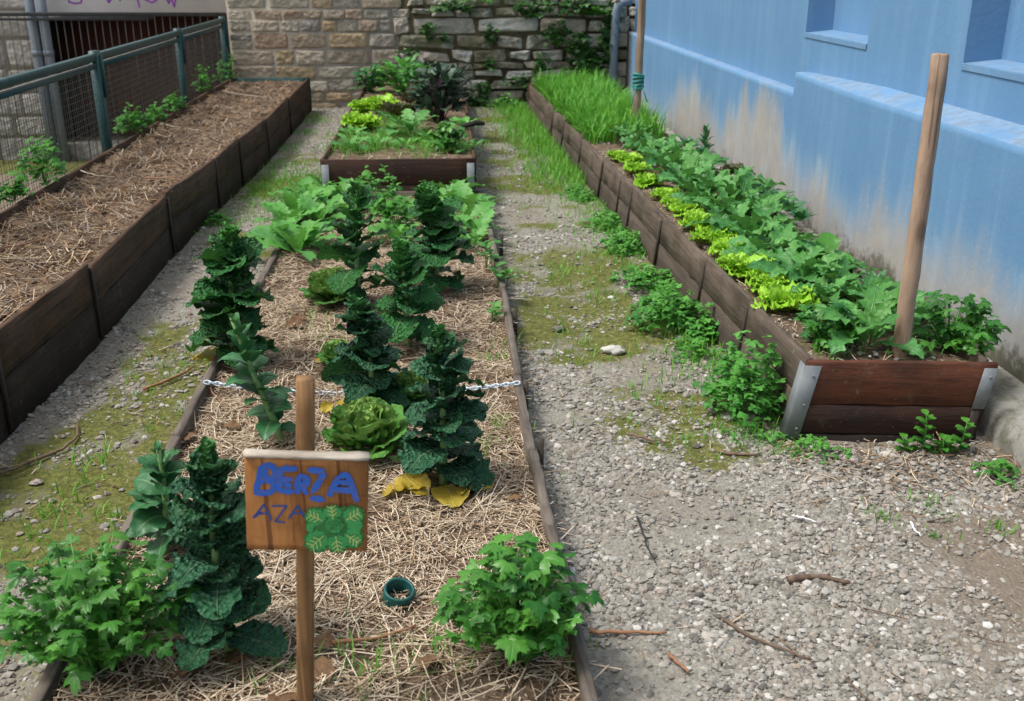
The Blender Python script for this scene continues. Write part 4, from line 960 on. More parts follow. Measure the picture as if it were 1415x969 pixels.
# ------------------------------------------------------------------ right planter
words = ['first', 'second', 'third', 'fourth', 'fifth', 'sixth', 'seventh', 'eighth', 'ninth', 'tenth', 'eleventh', 'twelfth', 'thirteenth', 'fourteenth', 'fifteenth', 'sixteenth', 'seventeenth', 'eighteenth', 'nineteenth', 'twentieth', 'twenty first', 'twenty second', 'twenty third', 'twenty fourth', 'twenty fifth', 'twenty sixth', 'twenty seventh', 'twenty eighth']
def protos(k, fn, name, mat):
    out = []
    for i in range(k):
        mb = MB(); fn(mb); o = mb.build(name, M[mat], None, True, (0, 0, 0)); out.append(o)
    return out
class Pool:
    def __init__(s, p): s.p = p; s.used = [False] * len(p); s.i = 0
    def put(s, loc, rz, sc, label, cat, group=None):
        k = s.i % len(s.p); s.i += 1; o = s.p[k]
        if s.used[k]:
            o = o.copy(); col.objects.link(o)
        s.used[k] = True
        o.location = [float(x) for x in loc]; o.rotation_euler = (0, 0, rz); o.scale = (sc,) * 3
        if 'group' in o: del o['group']
        return tag(o, label, cat, group)
let = Pool(protos(4, lambda m: rosette(m, 34, .135, .095, 'fan', 92, 34, 48, .50, 5.5, 13, 11, .16, .016, .6, .014, .4), 'lettuce', 'lettuce'))
lp_ = [(853, 221), (870, 229), (881, 241), (896, 259), (919, 277), (936, 291), (946, 299), (964, 319), (986, 339), (1008, 357), (1013, 377), (1035, 386), (1062, 404), (1085, 430)][::-1]
for i, uv in enumerate(lp_):
    let.put(PZ(*uv, .265), U(0, 6), U(.72, 1.0) * (1.0 if i < 10 else .92), f'frilly yellow green lettuce, {words[i]} from the near end of its row by the boards', 'lettuce', 'row of lettuces in the right bed')
mus = Pool(protos(6, lambda m: rosette(m, 14, .285, .080, 'lobed', 87, 44, 92, .24, 5, 23, 9, .2, .012, .45, .02, .7), 'mustard_green', 'mustard'))
ra = [(1196, 478), (1140, 425), (1112, 398), (1092, 388), (1062, 366), (1045, 344), (1018, 330), (1004, 308), (978, 296), (966, 276), (946, 262), (930, 246), (912, 232), (898, 220), (885, 208), (872, 200)]
rb = [(1225, 452), (1190, 430), (1160, 408), (1138, 385), (1112, 366), (1088, 348), (1066, 326), (1046, 308), (1022, 292), (1000, 274), (978, 260), (958, 240), (938, 226), (918, 212)]
for i, uv in enumerate(ra): mus.put(PZ(uv[0], uv[1], .26), U(0, 6), U(.68, 1.12), f'lobed mustard green, {words[i]} from the near end of the row next to the lettuces', 'leafy green', 'mustard greens in the right bed')
for i, uv in enumerate(rb): mus.put(PZ(uv[0], uv[1], .26), U(0, 6), U(.62, 1.05), f'lobed mustard green, {words[i]} from the near end of the row nearer the blue wall', 'leafy green', 'mustard greens in the right bed')
sm = Pool(protos(4, lambda m: rosette(m, 13, .11, .05, 'broad', 84, 25, 40, .14, 4, 10, 7, .1, .004, .3, .012, .4), 'young_kale', 'smooth'))
for i, uv in enumerate([(1232, 420), (1205, 395), (1105, 305), (1088, 292), (1070, 280), (1052, 268), (1030, 252), (985, 226), (968, 214), (950, 203)]):
    sm.put(PZ(uv[0], uv[1], .26), U(0, 6), U(.8, 1.15), f'small bluish young kale, {words[i]} from the near end of the row under the blue wall', 'kale', 'young kale under the blue wall')
celery((1143, 478), 92, 62, 'bright celery clump at the near left corner of the right bed', 44, .034, .262)
celery((1312, 480), 112, 78, 'wide dark celery clump between the tall pole and the blue wall', 60, .036, .262)
parsley((1255, 492), .26, 40, 22, 40, .018, 'low seedlings around the foot of the tall pole', 'weed', 'weed_clump', 'weed', 'stalk', 6)
b = PZ(1140, 372, .262); mb = MB()
for i in range(5): leaf(mb, b, 1.2 + i * 1.35, 1.35 - .1 * i, .2 - .2 * i, .20 - .01 * i, .11, 'spoon', 14, 9, .1, .08, 3, .004, .1, None, .35)
tag(mb.build('beet_plant', M['celery']), 'round leaved beet standing above the mustard greens by the wall', 'beet')
for uv, lab in (((1155, 372), 'small red brown lettuce beside the round leaved beet'), ((1010, 240), 'red brown lettuce tucked between mustard greens and wall')):
    mb = MB(); rosette(mb, 18, .10, .08, 'fan', 82, 20, 50, .35, 5, 11, 9, .1, .01, .4, .01, .3); o = mb.build('red_lettuce', M['redlett'], None, True, (0, 0, 0)); o.location = PZ(*uv, .262); tag(o, lab, 'lettuce')
b = PZ(972, 232, .262); r = thing('bolting_kale', 'thin upright bolting kale halfway along the row under the wall', 'kale', b); st, fo = MB(), MB()
tube(st, [b, b + (.01, 0, .14), b + (0, .01, .27)], [.006, .005, .003], 6)
for i in range(22): k = i / 22; leaf(fo, b + Zv * (.03 + .23 * k), i * GA, np.interp(k, [0, 1], [.4, 1.4]), np.interp(k, [0, 1], [-.4, .8]), .11 - .05 * k, .05 - .02 * k, 'broad', 9, 7, .1, .1, 4, .003, .1, None, .2 * k)
st.build('stem', M['stem'], r); fo.build('foliage', M['smooth'], r)

# ------------------------------------------------------------------ far bed
for i, (uv, s, w_) in enumerate([((502, 156), .8, 'back left'), ((528, 155), 1.0, 'right'), ((500, 180), .95, 'front')]):
    let.put(PZ(uv[0], uv[1], .305), U(0, 6), s * 1.35, f'glowing yellow green lettuce in the short bed, the {w_} one of the three', 'lettuce', 'lettuces in the short bed')
for uv, lab in (((553, 163), 'brown red lettuce right of the three yellow ones, nearer of two'), ((575, 146), 'brown red lettuce right of the three yellow ones, farther of two')):
    mb = MB(); rosette(mb, 34, .20, .10, 'lobed', 86, 25, 40, .3, 6, 12, 7, .1, .01, .4, .03, .4); o = mb.build('red_lettuce', M['redlett'], None, True, (0, 0, 0)); o.location = PZ(*uv, .305); tag(o, lab, 'lettuce')
def leafbush(uv, z, wpx, hpx, n, L, W, kind, mat, label, name, cat, stm='pstalk', e=(10, 70)):
    b = PZ(*uv, z); dp = depth(b); r = wpx * dp / F / 2; h = hpx * dp / F; root = thing(name, label, cat, b); fo, st = MB(), MB()
    for i in range(n):
        a = i * GA; k = U(0, 1) ** .7; p = b + np.array([cos(a) * r * .75 * k, sin(a) * r * .75 * k, h * U(.15, .85) * (1 - .25 * k * k)])
        e0 = R_(U(*e)); leaf(fo, p, a + U(-.5, .5), e0, e0 - U(.5, 1.4), L * U(.7, 1.2), W * U(.7, 1.2), kind, 11, 7, .12, .14, 4, .006, U(-.5, .5), None, U(0, .35))
        if i % 4 == 0: tube(st, [b + np.array([cos(a) * r * .15, sin(a) * r * .15, -.01]), b + (p - b) * (.5, .5, .6), p], [.006, .005, .003], 5, (U(0, 1), 0, 0, 1))
    st.build('stalks', M[stm], root); fo.build('foliage', M[mat], root)
leafbush((606, 168), .30, 72, 82, 190, .135, .062, 'broad', 'chard', 'tall dark purple leaved chard bush on the right of the short bed', 'chard_plant', 'chard', 'pstalk', (20, 80))
leafbush((628, 150), .30, 40, 62, 90, .13, .06, 'broad', 'chard', 'dark chard behind the big purple one at the short bed edge', 'chard_plant', 'chard', 'pstalk', (20, 80))
leafbush((512, 128), .30, 42, 34, 60, .15, .07, 'broad', 'smooth', 'dark leafy shrub in the back left corner of the short bed', 'leafy_shrub', 'shrub', 'stalk')
leafbush((556, 130), .30, 66, 50, 150, .15, .06, 'lobed', 'turnip', 'wide green artichoke like bush against the stone wall in the short bed', 'leafy_shrub', 'shrub', 'stalk')
leafbush((590, 122), .30, 40, 40, 50, .16, .08, 'broad', 'chard', 'dark bush between the wide green one and the chard', 'leafy_shrub', 'shrub', 'stalk')
greens((568, 188), .305, .34, .12, 10, 'bluish lobed green standing alone in the middle of the short bed', 'mustard', 'lobed', 'mustard_green')
greens((485, 208), .305, .18, .07, 8, 'small green in the near left corner of the short bed', 'mustard', 'lobed', 'mustard_green')
greens((645, 210), .305, .18, .07, 8, 'bluish green in the near right corner of the short bed', 'mustard', 'lobed', 'mustard_green')
for uv, lab, L in (((540, 185), 'low lobed weed in the middle of the short bed, left one', .15), ((592, 196), 'low lobed weed in the middle of the short bed, right one', .16), ((520, 202), 'low lobed weed behind the front board of the short bed', .14), ((640, 180), 'leafy green at the right edge of the short bed beside the dark rag', .2), ((560, 204), 'second low lobed weed behind the front board of the short bed, near its middle', .13), ((490, 190), 'small green by the left side board of the short bed', .15)): greens(uv, .305, L, L * .4, 9, lab, 'turnip', 'lobed', 'leafy_green')
celery((618, 208), 48, 40, 'bright celery in the near right part of the short bed', 34, .05, .305)
p = PZ(652, 176, .36); mb = MB(); tube(mb, [p + (-.10, 0, .0), p + (.03, .02, .03), p + (.10, .05, .02)], [.018, .022, .014], 8)
tag(mb.build('dark_rag', M['dark']), 'dark cloth scrap hanging on the right edge of the short bed', 'rag')

# ------------------------------------------------------------------ weeds on the paths and along the fence
wd = [((1030, 575), 108, 92, 260, .030, 'largest bushy weed clump against the right bed near its front corner'), ((928, 455), 108, 52, 200, .030, 'wide weed clump against the right bed below the third peg'), ((975, 470), 54, 28, 70, .028, 'small weed clump just behind the largest one'),
      ((893, 395), 80, 24, 120, .030, 'weed clump halfway along the right bed boards'), ((868, 345), 60, 20, 80, .030, 'weed clump under the middle pegs of the right bed'), ((845, 310), 54, 16, 60, .03, 'low weed patch farther up the right bed boards'), ((905, 430), 60, 20, 80, .026, 'low weed patch on the moss in front of the wide clump')]
for uv, w_, h_, n, s, lab in wd: parsley(uv, 0., w_, h_, int(n * 2.0), s * .85, lab, 'weed', 'weed_clump', 'weed', 'stalk', 20, 'weeds along the right bed')
def wproto(m): bush(m, m, .12, .10, 60, .026, 55, .05, 72, .5, 13)
wp = Pool(protos(5, wproto, 'weed_clump', 'weed'))
wy = sorted(U(3.45, 7.6, 26))
for i, y in enumerate(wy): wp.put((RPX(y) - .04 - abs(rng.normal(0, .09)), y, -.008), U(0, 6), U(.35, .88), f'low ragged weed along the right bed boards, {words[i]} from the near end', 'weed', 'weeds along the right bed')
parsley((1125, 628), 0., 80, 20, 90, .016, 'low creeping weed under the metal corner of the right bed', 'weed', 'weed_clump', 'weed', 'stalk', 8)
parsley((1050, 605), 0., 90, 16, 70, .014, 'flat creeping weed before the largest clump', 'weed', 'weed_clump', 'weed', 'stalk', 8)
parsley((1380, 660), 0., 60, 22, 60, .018, 'small dark weed under the broken kerb', 'weed', 'weed_clump', 'weed', 'stalk', 8)
b = PZ(1285, 632, 0.); r = thing('nettle_weed', 'young nettle growing at the foot of the red brown front board', 'weed', b); st, fo = MB(), MB()
for (dx, hh, n) in ((-.02, .15, 16), (.10, .12, 12), (-.07, .06, 8), (.03, .07, 8), (.06, .05, 8)):
    o_ = b + np.array([dx, U(-.02, .03), 0]); tp = o_ + np.array([dx * .2, 0, hh]); tube(st, [o_, (o_ + tp) / 2 + (.006, 0, 0), tp], [.003, .0025, .0015], 5)
    for q in range(n): k = (q // 2 + 1) / (n // 2); leaf(fo, o_ + (tp - o_) * k, (q % 2) * pi + (q // 2) * 1.57, .5, -.4, .050 - .012 * k, .036 - .008 * k, 'broad', 8, 7, .1, .08, 5, .002, 0, None, k * .4)
st.build('stem', M['stalk'], r); fo.build('foliage', M['celery'], r)
fw = [((62, 252), 90, 62, 'green shrub pushing through the fence mesh at the left edge'), ((20, 275), 50, 30, 'low green weed behind the left bed board at the picture edge'), ((185, 180), 62, 34, 'weed growing between fence and bed left of the middle post'), ((215, 168), 40, 24, 'small weed by the foot of the middle fence post'), ((283, 128), 40, 40, 'pale weed in the last fence panel'), ((318, 112), 60, 42, 'leafy shrub where fence and stone wall meet'), ((240, 150), 50, 20, 'thin weed along the bed top beside the fence')]
for uv, w_, h_, lab in fw: 
    bb_ = PX(uv[0], uv[1], -2.33); parsley_uv = uv
    dp = depth(bb_); root = thing('fence_weed', lab, 'weed', bb_, 'weeds along the fence'); fo, s2 = MB(), MB(); bush(fo, s2, w_ * dp / F / 2.4, h_ * dp / F * .85, 150 if w_ > 55 else 80, .038, 12, .05, 72, .5, 13)
    fo.v = [v * (.75, 1.5, 1) + bb_ for v in fo.v]; s2.v = [v * (.75, 1.5, 1) + bb_ for v in s2.v]; fo.build('foliage', M['weed'], root); s2.build('stalks', M['stalk'], root)
lw = [((368, 210), 44, 16, 'low weed at the foot of the long left bed boards, farther one'), ((300, 310), 40, 14, 'low weed at the foot of the long left bed boards, nearer one'), ((700, 152), 60, 18, 'low dark weeds at the foot of the rubble wall')]
for uv, w_, h_, lab in lw: parsley(uv, 0., w_, h_, 60, .03, lab, 'weed', 'weed_clump', 'weed', 'stalk', 6)

# ivy and plants on the stone wall
def ivy(u, v, w_, h_, n, size, label, mat='ivy'):
    c = PY(u, v, WALLY - .05); dp = depth(c); a, h = w_ * dp / F / 2, h_ * dp / F / 2; root = thing('ivy_patch', label, 'ivy', c, 'plants on the stone wall'); fo, st = MB(), MB()
    for i in range(n):
        t, r = U(0, 2 * pi), U(0, 1) ** .6; wob = 1 + .3 * sin(3 * t + u)
        p = c + np.array([cos(t) * r * a * wob, -abs(rng.normal(0, .05)) - .01, sin(t) * r * h * wob]); fan(fo, p, -pi / 2 + U(-1.1, 1.1), U(-.9, .5), size * U(.6, 1.2), U(-.6, .6), None, U(-.2, .5), 13, 110, .3, .15, .45)
        if i % 9 == 0: tube(st, [c + (0, -.01, -h), c + (p - c) * .5, p], [.004, .003, .002], 4)
    fo.build('foliage', M[mat], root); st.build('stems', M['stalk'], root)
for a in [(590, 42, 22, 24, 50, .045, 'small ivy sprig near the top where tan and rubble stone meet'), (612, 52, 14, 14, 22, .04, 'tiny plant rooted in a joint under the small ivy sprig'), (680, 48, 28, 26, 50, .045, 'green plant in the joints in the middle of the rubble wall'), (660, 128, 34, 40, 70, .05, 'ivy creeping up the rubble wall behind the short bed'),
          (676, 88, 20, 14, 30, .04, 'little plant in the rubble joints below the middle one'), (750, 85, 30, 24, 40, .045, 'ivy sprig left of the big corner ivy'), (812, 95, 50, 66, 240, .055, 'large ivy mass low in the corner beside the downpipe'), (800, 60, 40, 40, 70, .05, 'loose ivy above the big corner mass'),
          (735, 12, 50, 22, 90, .05, 'ivy spilling over the wall top in the middle'), (840, 45, 26, 90, 130, .055, 'dark ivy column climbing behind the downpipe'), (770, 45, 50, 40, 80, .05, 'ragged ivy high between the big corner mass and the wall top'), (565, 70, 30, 16, 30, .04, 'little green tuft in the wall where the two kinds of stone meet'), (715, 110, 36, 20, 36, .045, 'thin ivy low on the rubble wall right of the short bed'), (795, 8, 60, 24, 90, .05, 'ivy fringe on the wall top beside the fern'), (625, 8, 60, 14, 70, .045, 'green fringe on the wall top left of the middle'), (690, 140, 26, 16, 30, .045, 'small ivy at the foot of the rubble wall')]: ivy(*a)
leafbush_top = [((690, -2), 90, 26), ((790, -4), 80, 30)]
for i, ((u, v), w_, h_) in enumerate(leafbush_top):
    b = PY(u, v + 12, WALLY + .05); b[2] = 1.16; dp = depth(b); root = thing('terrace_shrub', ['leafy shrub on the terrace above the middle of the rubble wall', 'leafy shrub on the terrace above the ivy corner'][i], 'shrub', b); fo, s2 = MB(), MB()
    bush(fo, s2, w_ * dp / F / 2, .3, 260, .06, 12, .02); fo.v = [q * (1, .5, 1) + b for q in fo.v]; s2.v = [q * (1, .5, 1) + b for q in s2.v]; fo.build('foliage', M['weed'], root); s2.build('stalks', M['stalk'], root)
b = PY(825, 22, WALLY - .06); mb = MB()
for i in range(16): leaf(mb, b, i * GA, U(.3, 1.2), U(-.6, .2), .24, .06, 'broad', 10, 7, .1, .08, 4, 0, .2, None, U(.2, .6))
tag(mb.build('wall_fern', M['celery']), 'bright star shaped fern on the wall top beside the downpipe', 'fern')

# ------------------------------------------------------------------ poles
b = PZ(1243, 496, .25); tp = np.array([PY(1300, 76, b[1] + .02)[0], b[1] + .02, PY(1300, 76, b[1] + .02)[2]])
b[2] = .1; pt = [b + (tp - b) * t for t in np.linspace(0, 1, 14)]
pt = [p + np.array([rng.normal(0, .0012), 0, 0]) for p in pt]; rt = np.linspace(.031, .0285, 14) * (1 + rng.normal(0, .012, 14)); pt.append(pt[-1] + np.array([0, 0, .004])); rt = np.append(rt, .024)
mb = MB(); tube(mb, pt, rt, 20, (.4, 0, 0, 1)); tag(mb.build('wooden_pole', M['pole']), 'tall thick round pole standing in the near end of the right bed', 'pole', 'poles in the right bed')
b = PZ(878, 182, .28); tp = PY(890, -40, b[1]); root = thing('wooden_pole', 'farther thinner pole with green twine tied round it, in the tall grass', 'pole', (b[0], b[1], .1), 'poles in the right bed')
pt = [b + (tp - b) * t + np.array([rng.normal(0, .002), 0, 0]) for t in np.linspace(-.15, 1, 12)]
mb = MB(); tube(mb, pt, np.linspace(.034, .030, 12), 16, (.8, .1, 0, 1)); mb.build('shaft', M['pole'], root)
mb = MB(); k = PY(882, 112, b[1])
for j in range(5):
    a = np.linspace(0, 2 * pi, 15); z = k[2] + (j - 2) * .022; tube(mb, [(k[0] + cos(t) * .040, k[1] + sin(t) * .040, z + .012 * sin(t + j)) for t in a], .011, 6)
tube(mb, [(k[0] - .02, k[1] - .04, k[2] - .03), (k[0] - .05, k[1] - .07, k[2] - .14), (k[0] - .06, k[1] - .06, k[2] - .22)], .005, 5); tube(mb, [(k[0] + .02, k[1] - .04, k[2] - .03), (k[0] + .07, k[1] - .06, k[2] - .16)], .005, 5)
mb.build('twine', M['cyan'], root)

# ------------------------------------------------------------------ painted sign
SY = 1.80
sx0, sx1 = PY(340, 690, SY)[0], PY(508, 690, SY)[0]; szt, szb = PY(420, 630, SY)[2], PY(420, 756, SY)[2]
LEAN = .066; sp = PY(423, 985, SY + .03)[0]
sx0, sx1 = [x - ((szt + szb) / 2 - .06) * LEAN for x in (sx0, sx1)]
sg = thing('garden_sign', 'hand painted wooden cabbage sign on a square post in the foreground', 'sign', (sp, SY + .03, .06)); sg.rotation_euler = (0, LEAN, 0)
zt_ = PY(425, 522, SY + .03)[2]
mb = MB(); beam(mb, (sp - .002, SY + .03, .02), (sp + .002, SY + .03, zt_), Xv, Yv, .034, .034, .003, 12, .0006, (.7, 0, 0, 1)); mb.build('post', M['signpost'], sg)
mb = MB(); beam(mb, ((sx0 + sx1) / 2, SY, szt), ((sx0 + sx1) / 2, SY, szb), Xv, Yv, sx1 - sx0, .022, .002, 14, .0004, (.2, 0, 0, 1)); bo = mb.build('board', M['signboard'], sg)
mb = MB(); beam(mb, (sx0 - .001, SY - .002, szt + .005), (sx1 + .001, SY - .002, szt + .004), Yv, Zv, .027, .008, .003, 10, .0008, (.3, 0, 0, 1)); mb.build('cap_strip', M['signcap'], sg)
def bp(c, r): return (sx0 + (c - 100) / 590 * (sx1 - sx0), szt - (r - 440) / 445 * (szt - szb))
yk = [SY - .0125]
def strokes(lst, w, mat, name, jit=.11):
    mb = MB()
    for s in lst: ribbon(mb, [bp(*p) for p in s], w / 590 * (sx1 - sx0), yk[0], jit); yk[0] -= .00012
    return mb.build(name, M[mat], bo)
arc = lambda cx, cy, rx, ry, a0, a1, n=10: [(cx + rx * cos(R_(a)), cy + ry * sin(R_(a))) for a in np.linspace(a0, a1, n)]
strokes([[(188, 468), (150, 602)], [(188, 470)] + arc(205, 504, 42, 34, -80, 90) + [(170, 540)], [(170, 536)] + arc(196, 572, 44, 32, -80, 95) + [(142, 604)], [(205, 490), (180, 560)],
         [(272, 482), (262, 598)], [(268, 486), (352, 484)], [(264, 540), (330, 534)], [(262, 594), (336, 592)], [(285, 560), (325, 565)],
         [(352, 604), (356, 520)], [(352, 524)] + arc(372, 540, 26, 22, -90, 100) + [(356, 564)], [(370, 562), (398, 606)],
         [(400, 486), (484, 494)], [(482, 498), (420, 600)], [(412, 622), (482, 628)],
         [(502, 612), (548, 516)], [(548, 518), (596, 500)], [(592, 502), (640, 634)], [(522, 578), (622, 582)], [(545, 540), (600, 545)]], 33, 'bluepaint', 'large_lettering')
strokes([[(135, 725), (192, 656), (224, 735)], [(158, 702), (216, 700)], [(226, 664), (300, 660), (242, 738), (292, 742)], [(308, 724), (352, 658), (386, 718)], [(326, 697), (372, 694)], [(140, 722), (180, 690)]], 10, 'navypaint', 'small_lettering')
def blob(mb, cx, cy, rx, ry, y, wav=.08, k=9, ph=0.):
    a = np.linspace(0, 2 * pi, 49)[:-1]; r = 1 + wav * np.sin(a * k + ph) + rng.normal(0, .045, 48)
    pts = [bp(cx + rx * r[i] * cos(a[i]), cy + ry * r[i] * sin(a[i])) for i in range(48)]; c = bp(cx, cy)
    v = [(c[0], y, c[1])] + [(p[0], y, p[1]) for p in pts]; i = np.arange(48); mb.add(v, np.stack([0 * i, 1 + i, 1 + (i + 1) % 48], 1), (U(0, 1), 0, 0, 1))
LV = [(438, 712, 56, 50), (520, 686, 50, 36), (622, 700, 56, 50), (446, 828, 64, 62), (545, 838, 58, 50), (622, 810, 52, 54), (630, 745, 44, 40), (412, 760, 22, 30)]
mb = MB()
for i, (cx, cy, rx, ry) in enumerate(LV + [(530, 750, 120, 95)]): blob(mb, cx, cy, rx, ry, yk[0], .05, 11, i); yk[0] -= .00012
mb.build('painted_leaf_shade', M['gdark'], bo)
mb = MB()
for i, (cx, cy, rx, ry) in enumerate(LV + [(530, 748, 52, 46)]): blob(mb, cx, cy, rx * .84, ry * .82, yk[0], .06, 10, i * 2); yk[0] -= .00012
mb.build('painted_leaves', M['gmid'], bo)
for (cx, cy, rx, ry) in LV[:6]:
    d = np.array([530 - cx, 752 - cy]); d = d / np.linalg.norm(d); o_ = np.array([cx, cy]); a, e = o_ - d * rx * .7, o_ + d * rx * .7; vs_ = []; vs_.append([tuple(a), tuple(e)]); nrm_ = np.array([-d[1], d[0]])
    for q in (-.4, -.05, .3):
        for s_ in (-1, 1): p0 = o_ + d * rx * q; p1 = p0 - d * rx * .3 + nrm_ * s_ * rx * .45; vs_.append([tuple(p0), tuple(p1)])
    strokes(vs_, 5, 'gvein', 'painted_vein', .1)
strokes([arc(530, 748, 34, 28, 200, 400), arc(536, 752, 18, 16, 150, 330), [(500, 770), (545, 742), (565, 720)]], 7, 'gdark', 'painted_heart', .1)

# ------------------------------------------------------------------ chain across the low bed
a, e = PZ(283, 528, .135), PZ(717, 529, .135); mb = MB(); n = 62
L_ = np.linalg.norm(e - a); cc = [a + (e - a) * t - Zv * .045 * 4 * t * (1 - t) for t in np.linspace(0, 1, n)]
for i in range(n - 1):
    c = (cc[i] + cc[i + 1]) / 2; t = nrm(cc[i + 1] - cc[i]); s = nrm(np.cross(t, Zv)); u_ = np.cross(s, t)
    w_ = s * .7 + u_ * .7 if i % 2 else s * -.7 + u_ * .7; l = L_ / n * .78
    tube(mb, [c + t * cos(q) * l + w_ * sin(q) * .0075 for q in np.linspace(0, 2 * pi, 11)], .0026, 5, (U(0, 1), 0, 0, 1), False)
tag(mb.build('chain', M['chain']), 'pale plastic link chain hung low across the vegetable bed', 'chain')

# green pipe collars in the straw
def collar(uv, r, label):
    b = PZ(*uv, .085); mb = MB(); ax = nrm((.15, -.25, 1)); p = np.cross(ax, Xv); p = nrm(p); q = np.cross(ax, p); n = 20; vs = []
    for (rr, h) in ((r, -.03), (r, .034), (r * .97, .038), (r * .84, .038), (r * .80, .034), (r * .80, -.03)):
        for k in range(n): t = 2 * pi * k / n; vs.append(b + ax * h + (p * cos(t) + q * sin(t)) * rr)
    mb.add(vs, np.array([(i * n + k, i * n + (k + 1) % n, i * n + n + (k + 1) % n, i * n + n + k) for i in range(5) for k in range(n)]))
    tag(mb.build('pipe_collar', M['greenpipe']), label, 'pipe')
collar((550, 828), .040, 'dark green plastic pipe end sticking out of the straw, right of the sign post'); collar((545, 532), .034, 'teal pipe end half hidden behind the kale near the chain')

# ------------------------------------------------------------------ sticks, stones and fallen leaves
def stick(p0, p1, r, mat, label, z=.012, bend=.02, name='stick', cat='stick', grp=None, n=9):
    a, e = PZ(*p0, z), PZ(*p1, z); s = nrm(np.cross(e - a, Zv)); t = np.linspace(0, 1, n); L = np.linalg.norm(e - a)
    pts = [a + (e - a) * k + s * (sin(k * pi) * bend + rng.normal(0, .002)) * L / .25 + Zv * abs(rng.normal(0, .003)) for k in t]; mb = MB(); tube(mb, pts, np.linspace(r, r * .55, n) * (1 + rng.normal(0, .1, n)), 7, (U(0, 1), 0, 0, 1))
    tag(mb.build(name, M[mat]), label, cat, grp)
stick((1090, 803), (1174, 806), .010, 'stick', 'thick curved piece of brown bark lying on the gravel', bend=-.035, name='bark_piece', cat='bark')
stick((815, 872), (922, 876), .006, 'redstick', 'straight reddish twig lying against the right edging board', bend=.003)
stick((998, 856), (1122, 912), .005, 'stick', 'long thin twig on the gravel below the bark')
stick((925, 905), (952, 930), .006, 'redstick', 'short tan twig near the bottom of the gravel', bend=.002)
stick((881, 715), (906, 778), .0035, 'blackstick', 'thin black rod with a bluish tip lying on the gravel', bend=.004, name='black_rod', cat='rod')
stick((868, 600), (926, 612), .006, 'stick', 'grey twig on the mossy path beside the low bed'); stick((993, 625), (1052, 628), .007, 'stick', 'brown twig before the largest weed clump')
stick((38, 640), (108, 588), .007, 'stick', 'dark twig on the left path by the dark boards', bend=.05); stick((198, 538), (268, 506), .007, 'redstick', 'pale twig on the moss of the left path'); stick((0, 655), (40, 640), .006, 'stick', 'dark twig at the left edge of the picture', bend=.01)
stick((1100, 714), (1128, 722), .004, 'plastic', 'small white plastic strip on the gravel, left one', bend=.01, name='plastic_strip', cat='litter'); stick((1258, 722), (1272, 742), .0035, 'plastic', 'small white plastic strip on the gravel, right one', bend=.01, name='plastic_strip', cat='litter')
stick((460, 890), (575, 868), .005, 'redstick', 'long straw stalk on the mulch right of the sign post', .10, .01, 'straw_stalk', 'stalk'); stick((385, 348), (470, 356), .005, 'redstick', 'pale stalk below the nearest turnip plant', .10, .01, 'straw_stalk', 'stalk'); stick((290, 535), (312, 560), .0035, 'redstick', 'pale split stalk below the chain', .10, .01, 'straw_stalk', 'stalk')
for p0, p1, lab in (((213, 166), (280, 181), 'long whitish stalk across the middle of the straw covered bed'), ((212, 168), (232, 190), 'short whitish stalk crossing the long one'), ((110, 235), (158, 246), 'whitish stalk near the fence side board'), ((312, 125), (370, 135), 'whitish stalk at the far end of the straw covered bed'), ((200, 246), (250, 246), 'pale stalk beside the kinked board'), ((120, 270), (140, 295), 'curved pale stalk in the near half of the straw covered bed'), ((0, 345), (75, 325), 'pale stalk at the left picture edge of the straw covered bed')):
    stick(p0, p1, .0045, 'palestalk' if 'whitish' in lab else 'redstick', lab, .352, .02, 'dry_stalk', 'stalk', 'pale stalks on the long left bed')
mw = []
def rock(uv, wpx, label, mat='gravel', z=0., fl=.65, rnd=None):
    b = PZ(*uv, z); s = wpx * depth(b) / F / 2; mb = MB(); v, f = icos()
    for it in range(2):
        ed = {}; nv = list(v); nf = []
        def mid(a, c):
            k = (min(a, c), max(a, c))
            if k not in ed: m = (nv[a] + nv[c]) / 2; ed[k] = len(nv); nv.append(m / np.linalg.norm(m) * (np.linalg.norm(nv[a]) * .5 + np.linalg.norm(nv[c]) * .5))
            return ed[k]
        for t in f: x, y, w = mid(t[0], t[1]), mid(t[1], t[2]), mid(t[2], t[0]); nf += [(t[0], x, w), (t[1], y, x), (t[2], w, y), (x, y, w)]
        v, f = np.array(nv), np.array(nf)
    sd_ = U(0, 50); v = v * (1 + (fbm(v[:, 0] * 2.2 + sd_, v[:, 1] * 2.2, v[:, 2] * 2.2, 3, 4) - .5) * 1.2)[:, None]
    v = v * (s, s * .8, s * fl * .7) + b + (0, 0, s * fl * .3); mb.add(v, f, (U(0, 1) if rnd is None else rnd, 0, 0, 1)); tag(mb.build('stone', M[mat], smooth=True), label, 'stone')
for uv, w_, lab, r in [((1005, 578), 22, 'pale round stone beneath the largest weed clump', .95), ((1036, 578), 20, 'tan stone right of the pale round one', .7), ((848, 486), 30, 'flat white stone on the mossy path', .97), ((772, 456), 18, 'dark stone near the low bed edging', .05), ((845, 412), 10, 'small white pebble further up the path', .98), ((1360, 658), 22, 'tan cube like stone under the broken kerb', .68),
                       ((1144, 760), 14, 'pinkish pebble on the gravel right of the bark', .7), ((1228, 632), 26, 'white flat stone before the red brown front board', .95), ((934, 686), 18, 'pale pebble on the near gravel left side', .9), ((850, 775), 18, 'grey pebble left of the black rod', .6), ((1278, 758), 16, 'reddish stone on the right gravel', .75), ((30, 785), 12, 'pale pebble on the moss at the left, nearer one', .9), ((60, 795), 14, 'pale pebble on the moss at the left, right one', .85), ((50, 668), 16, 'pale flat stone on the left path', .9), ((1325, 765), 12, 'grey round pebble on the right gravel', .5)]: rock(uv, w_, lab, 'gravel', 0., .6, r)
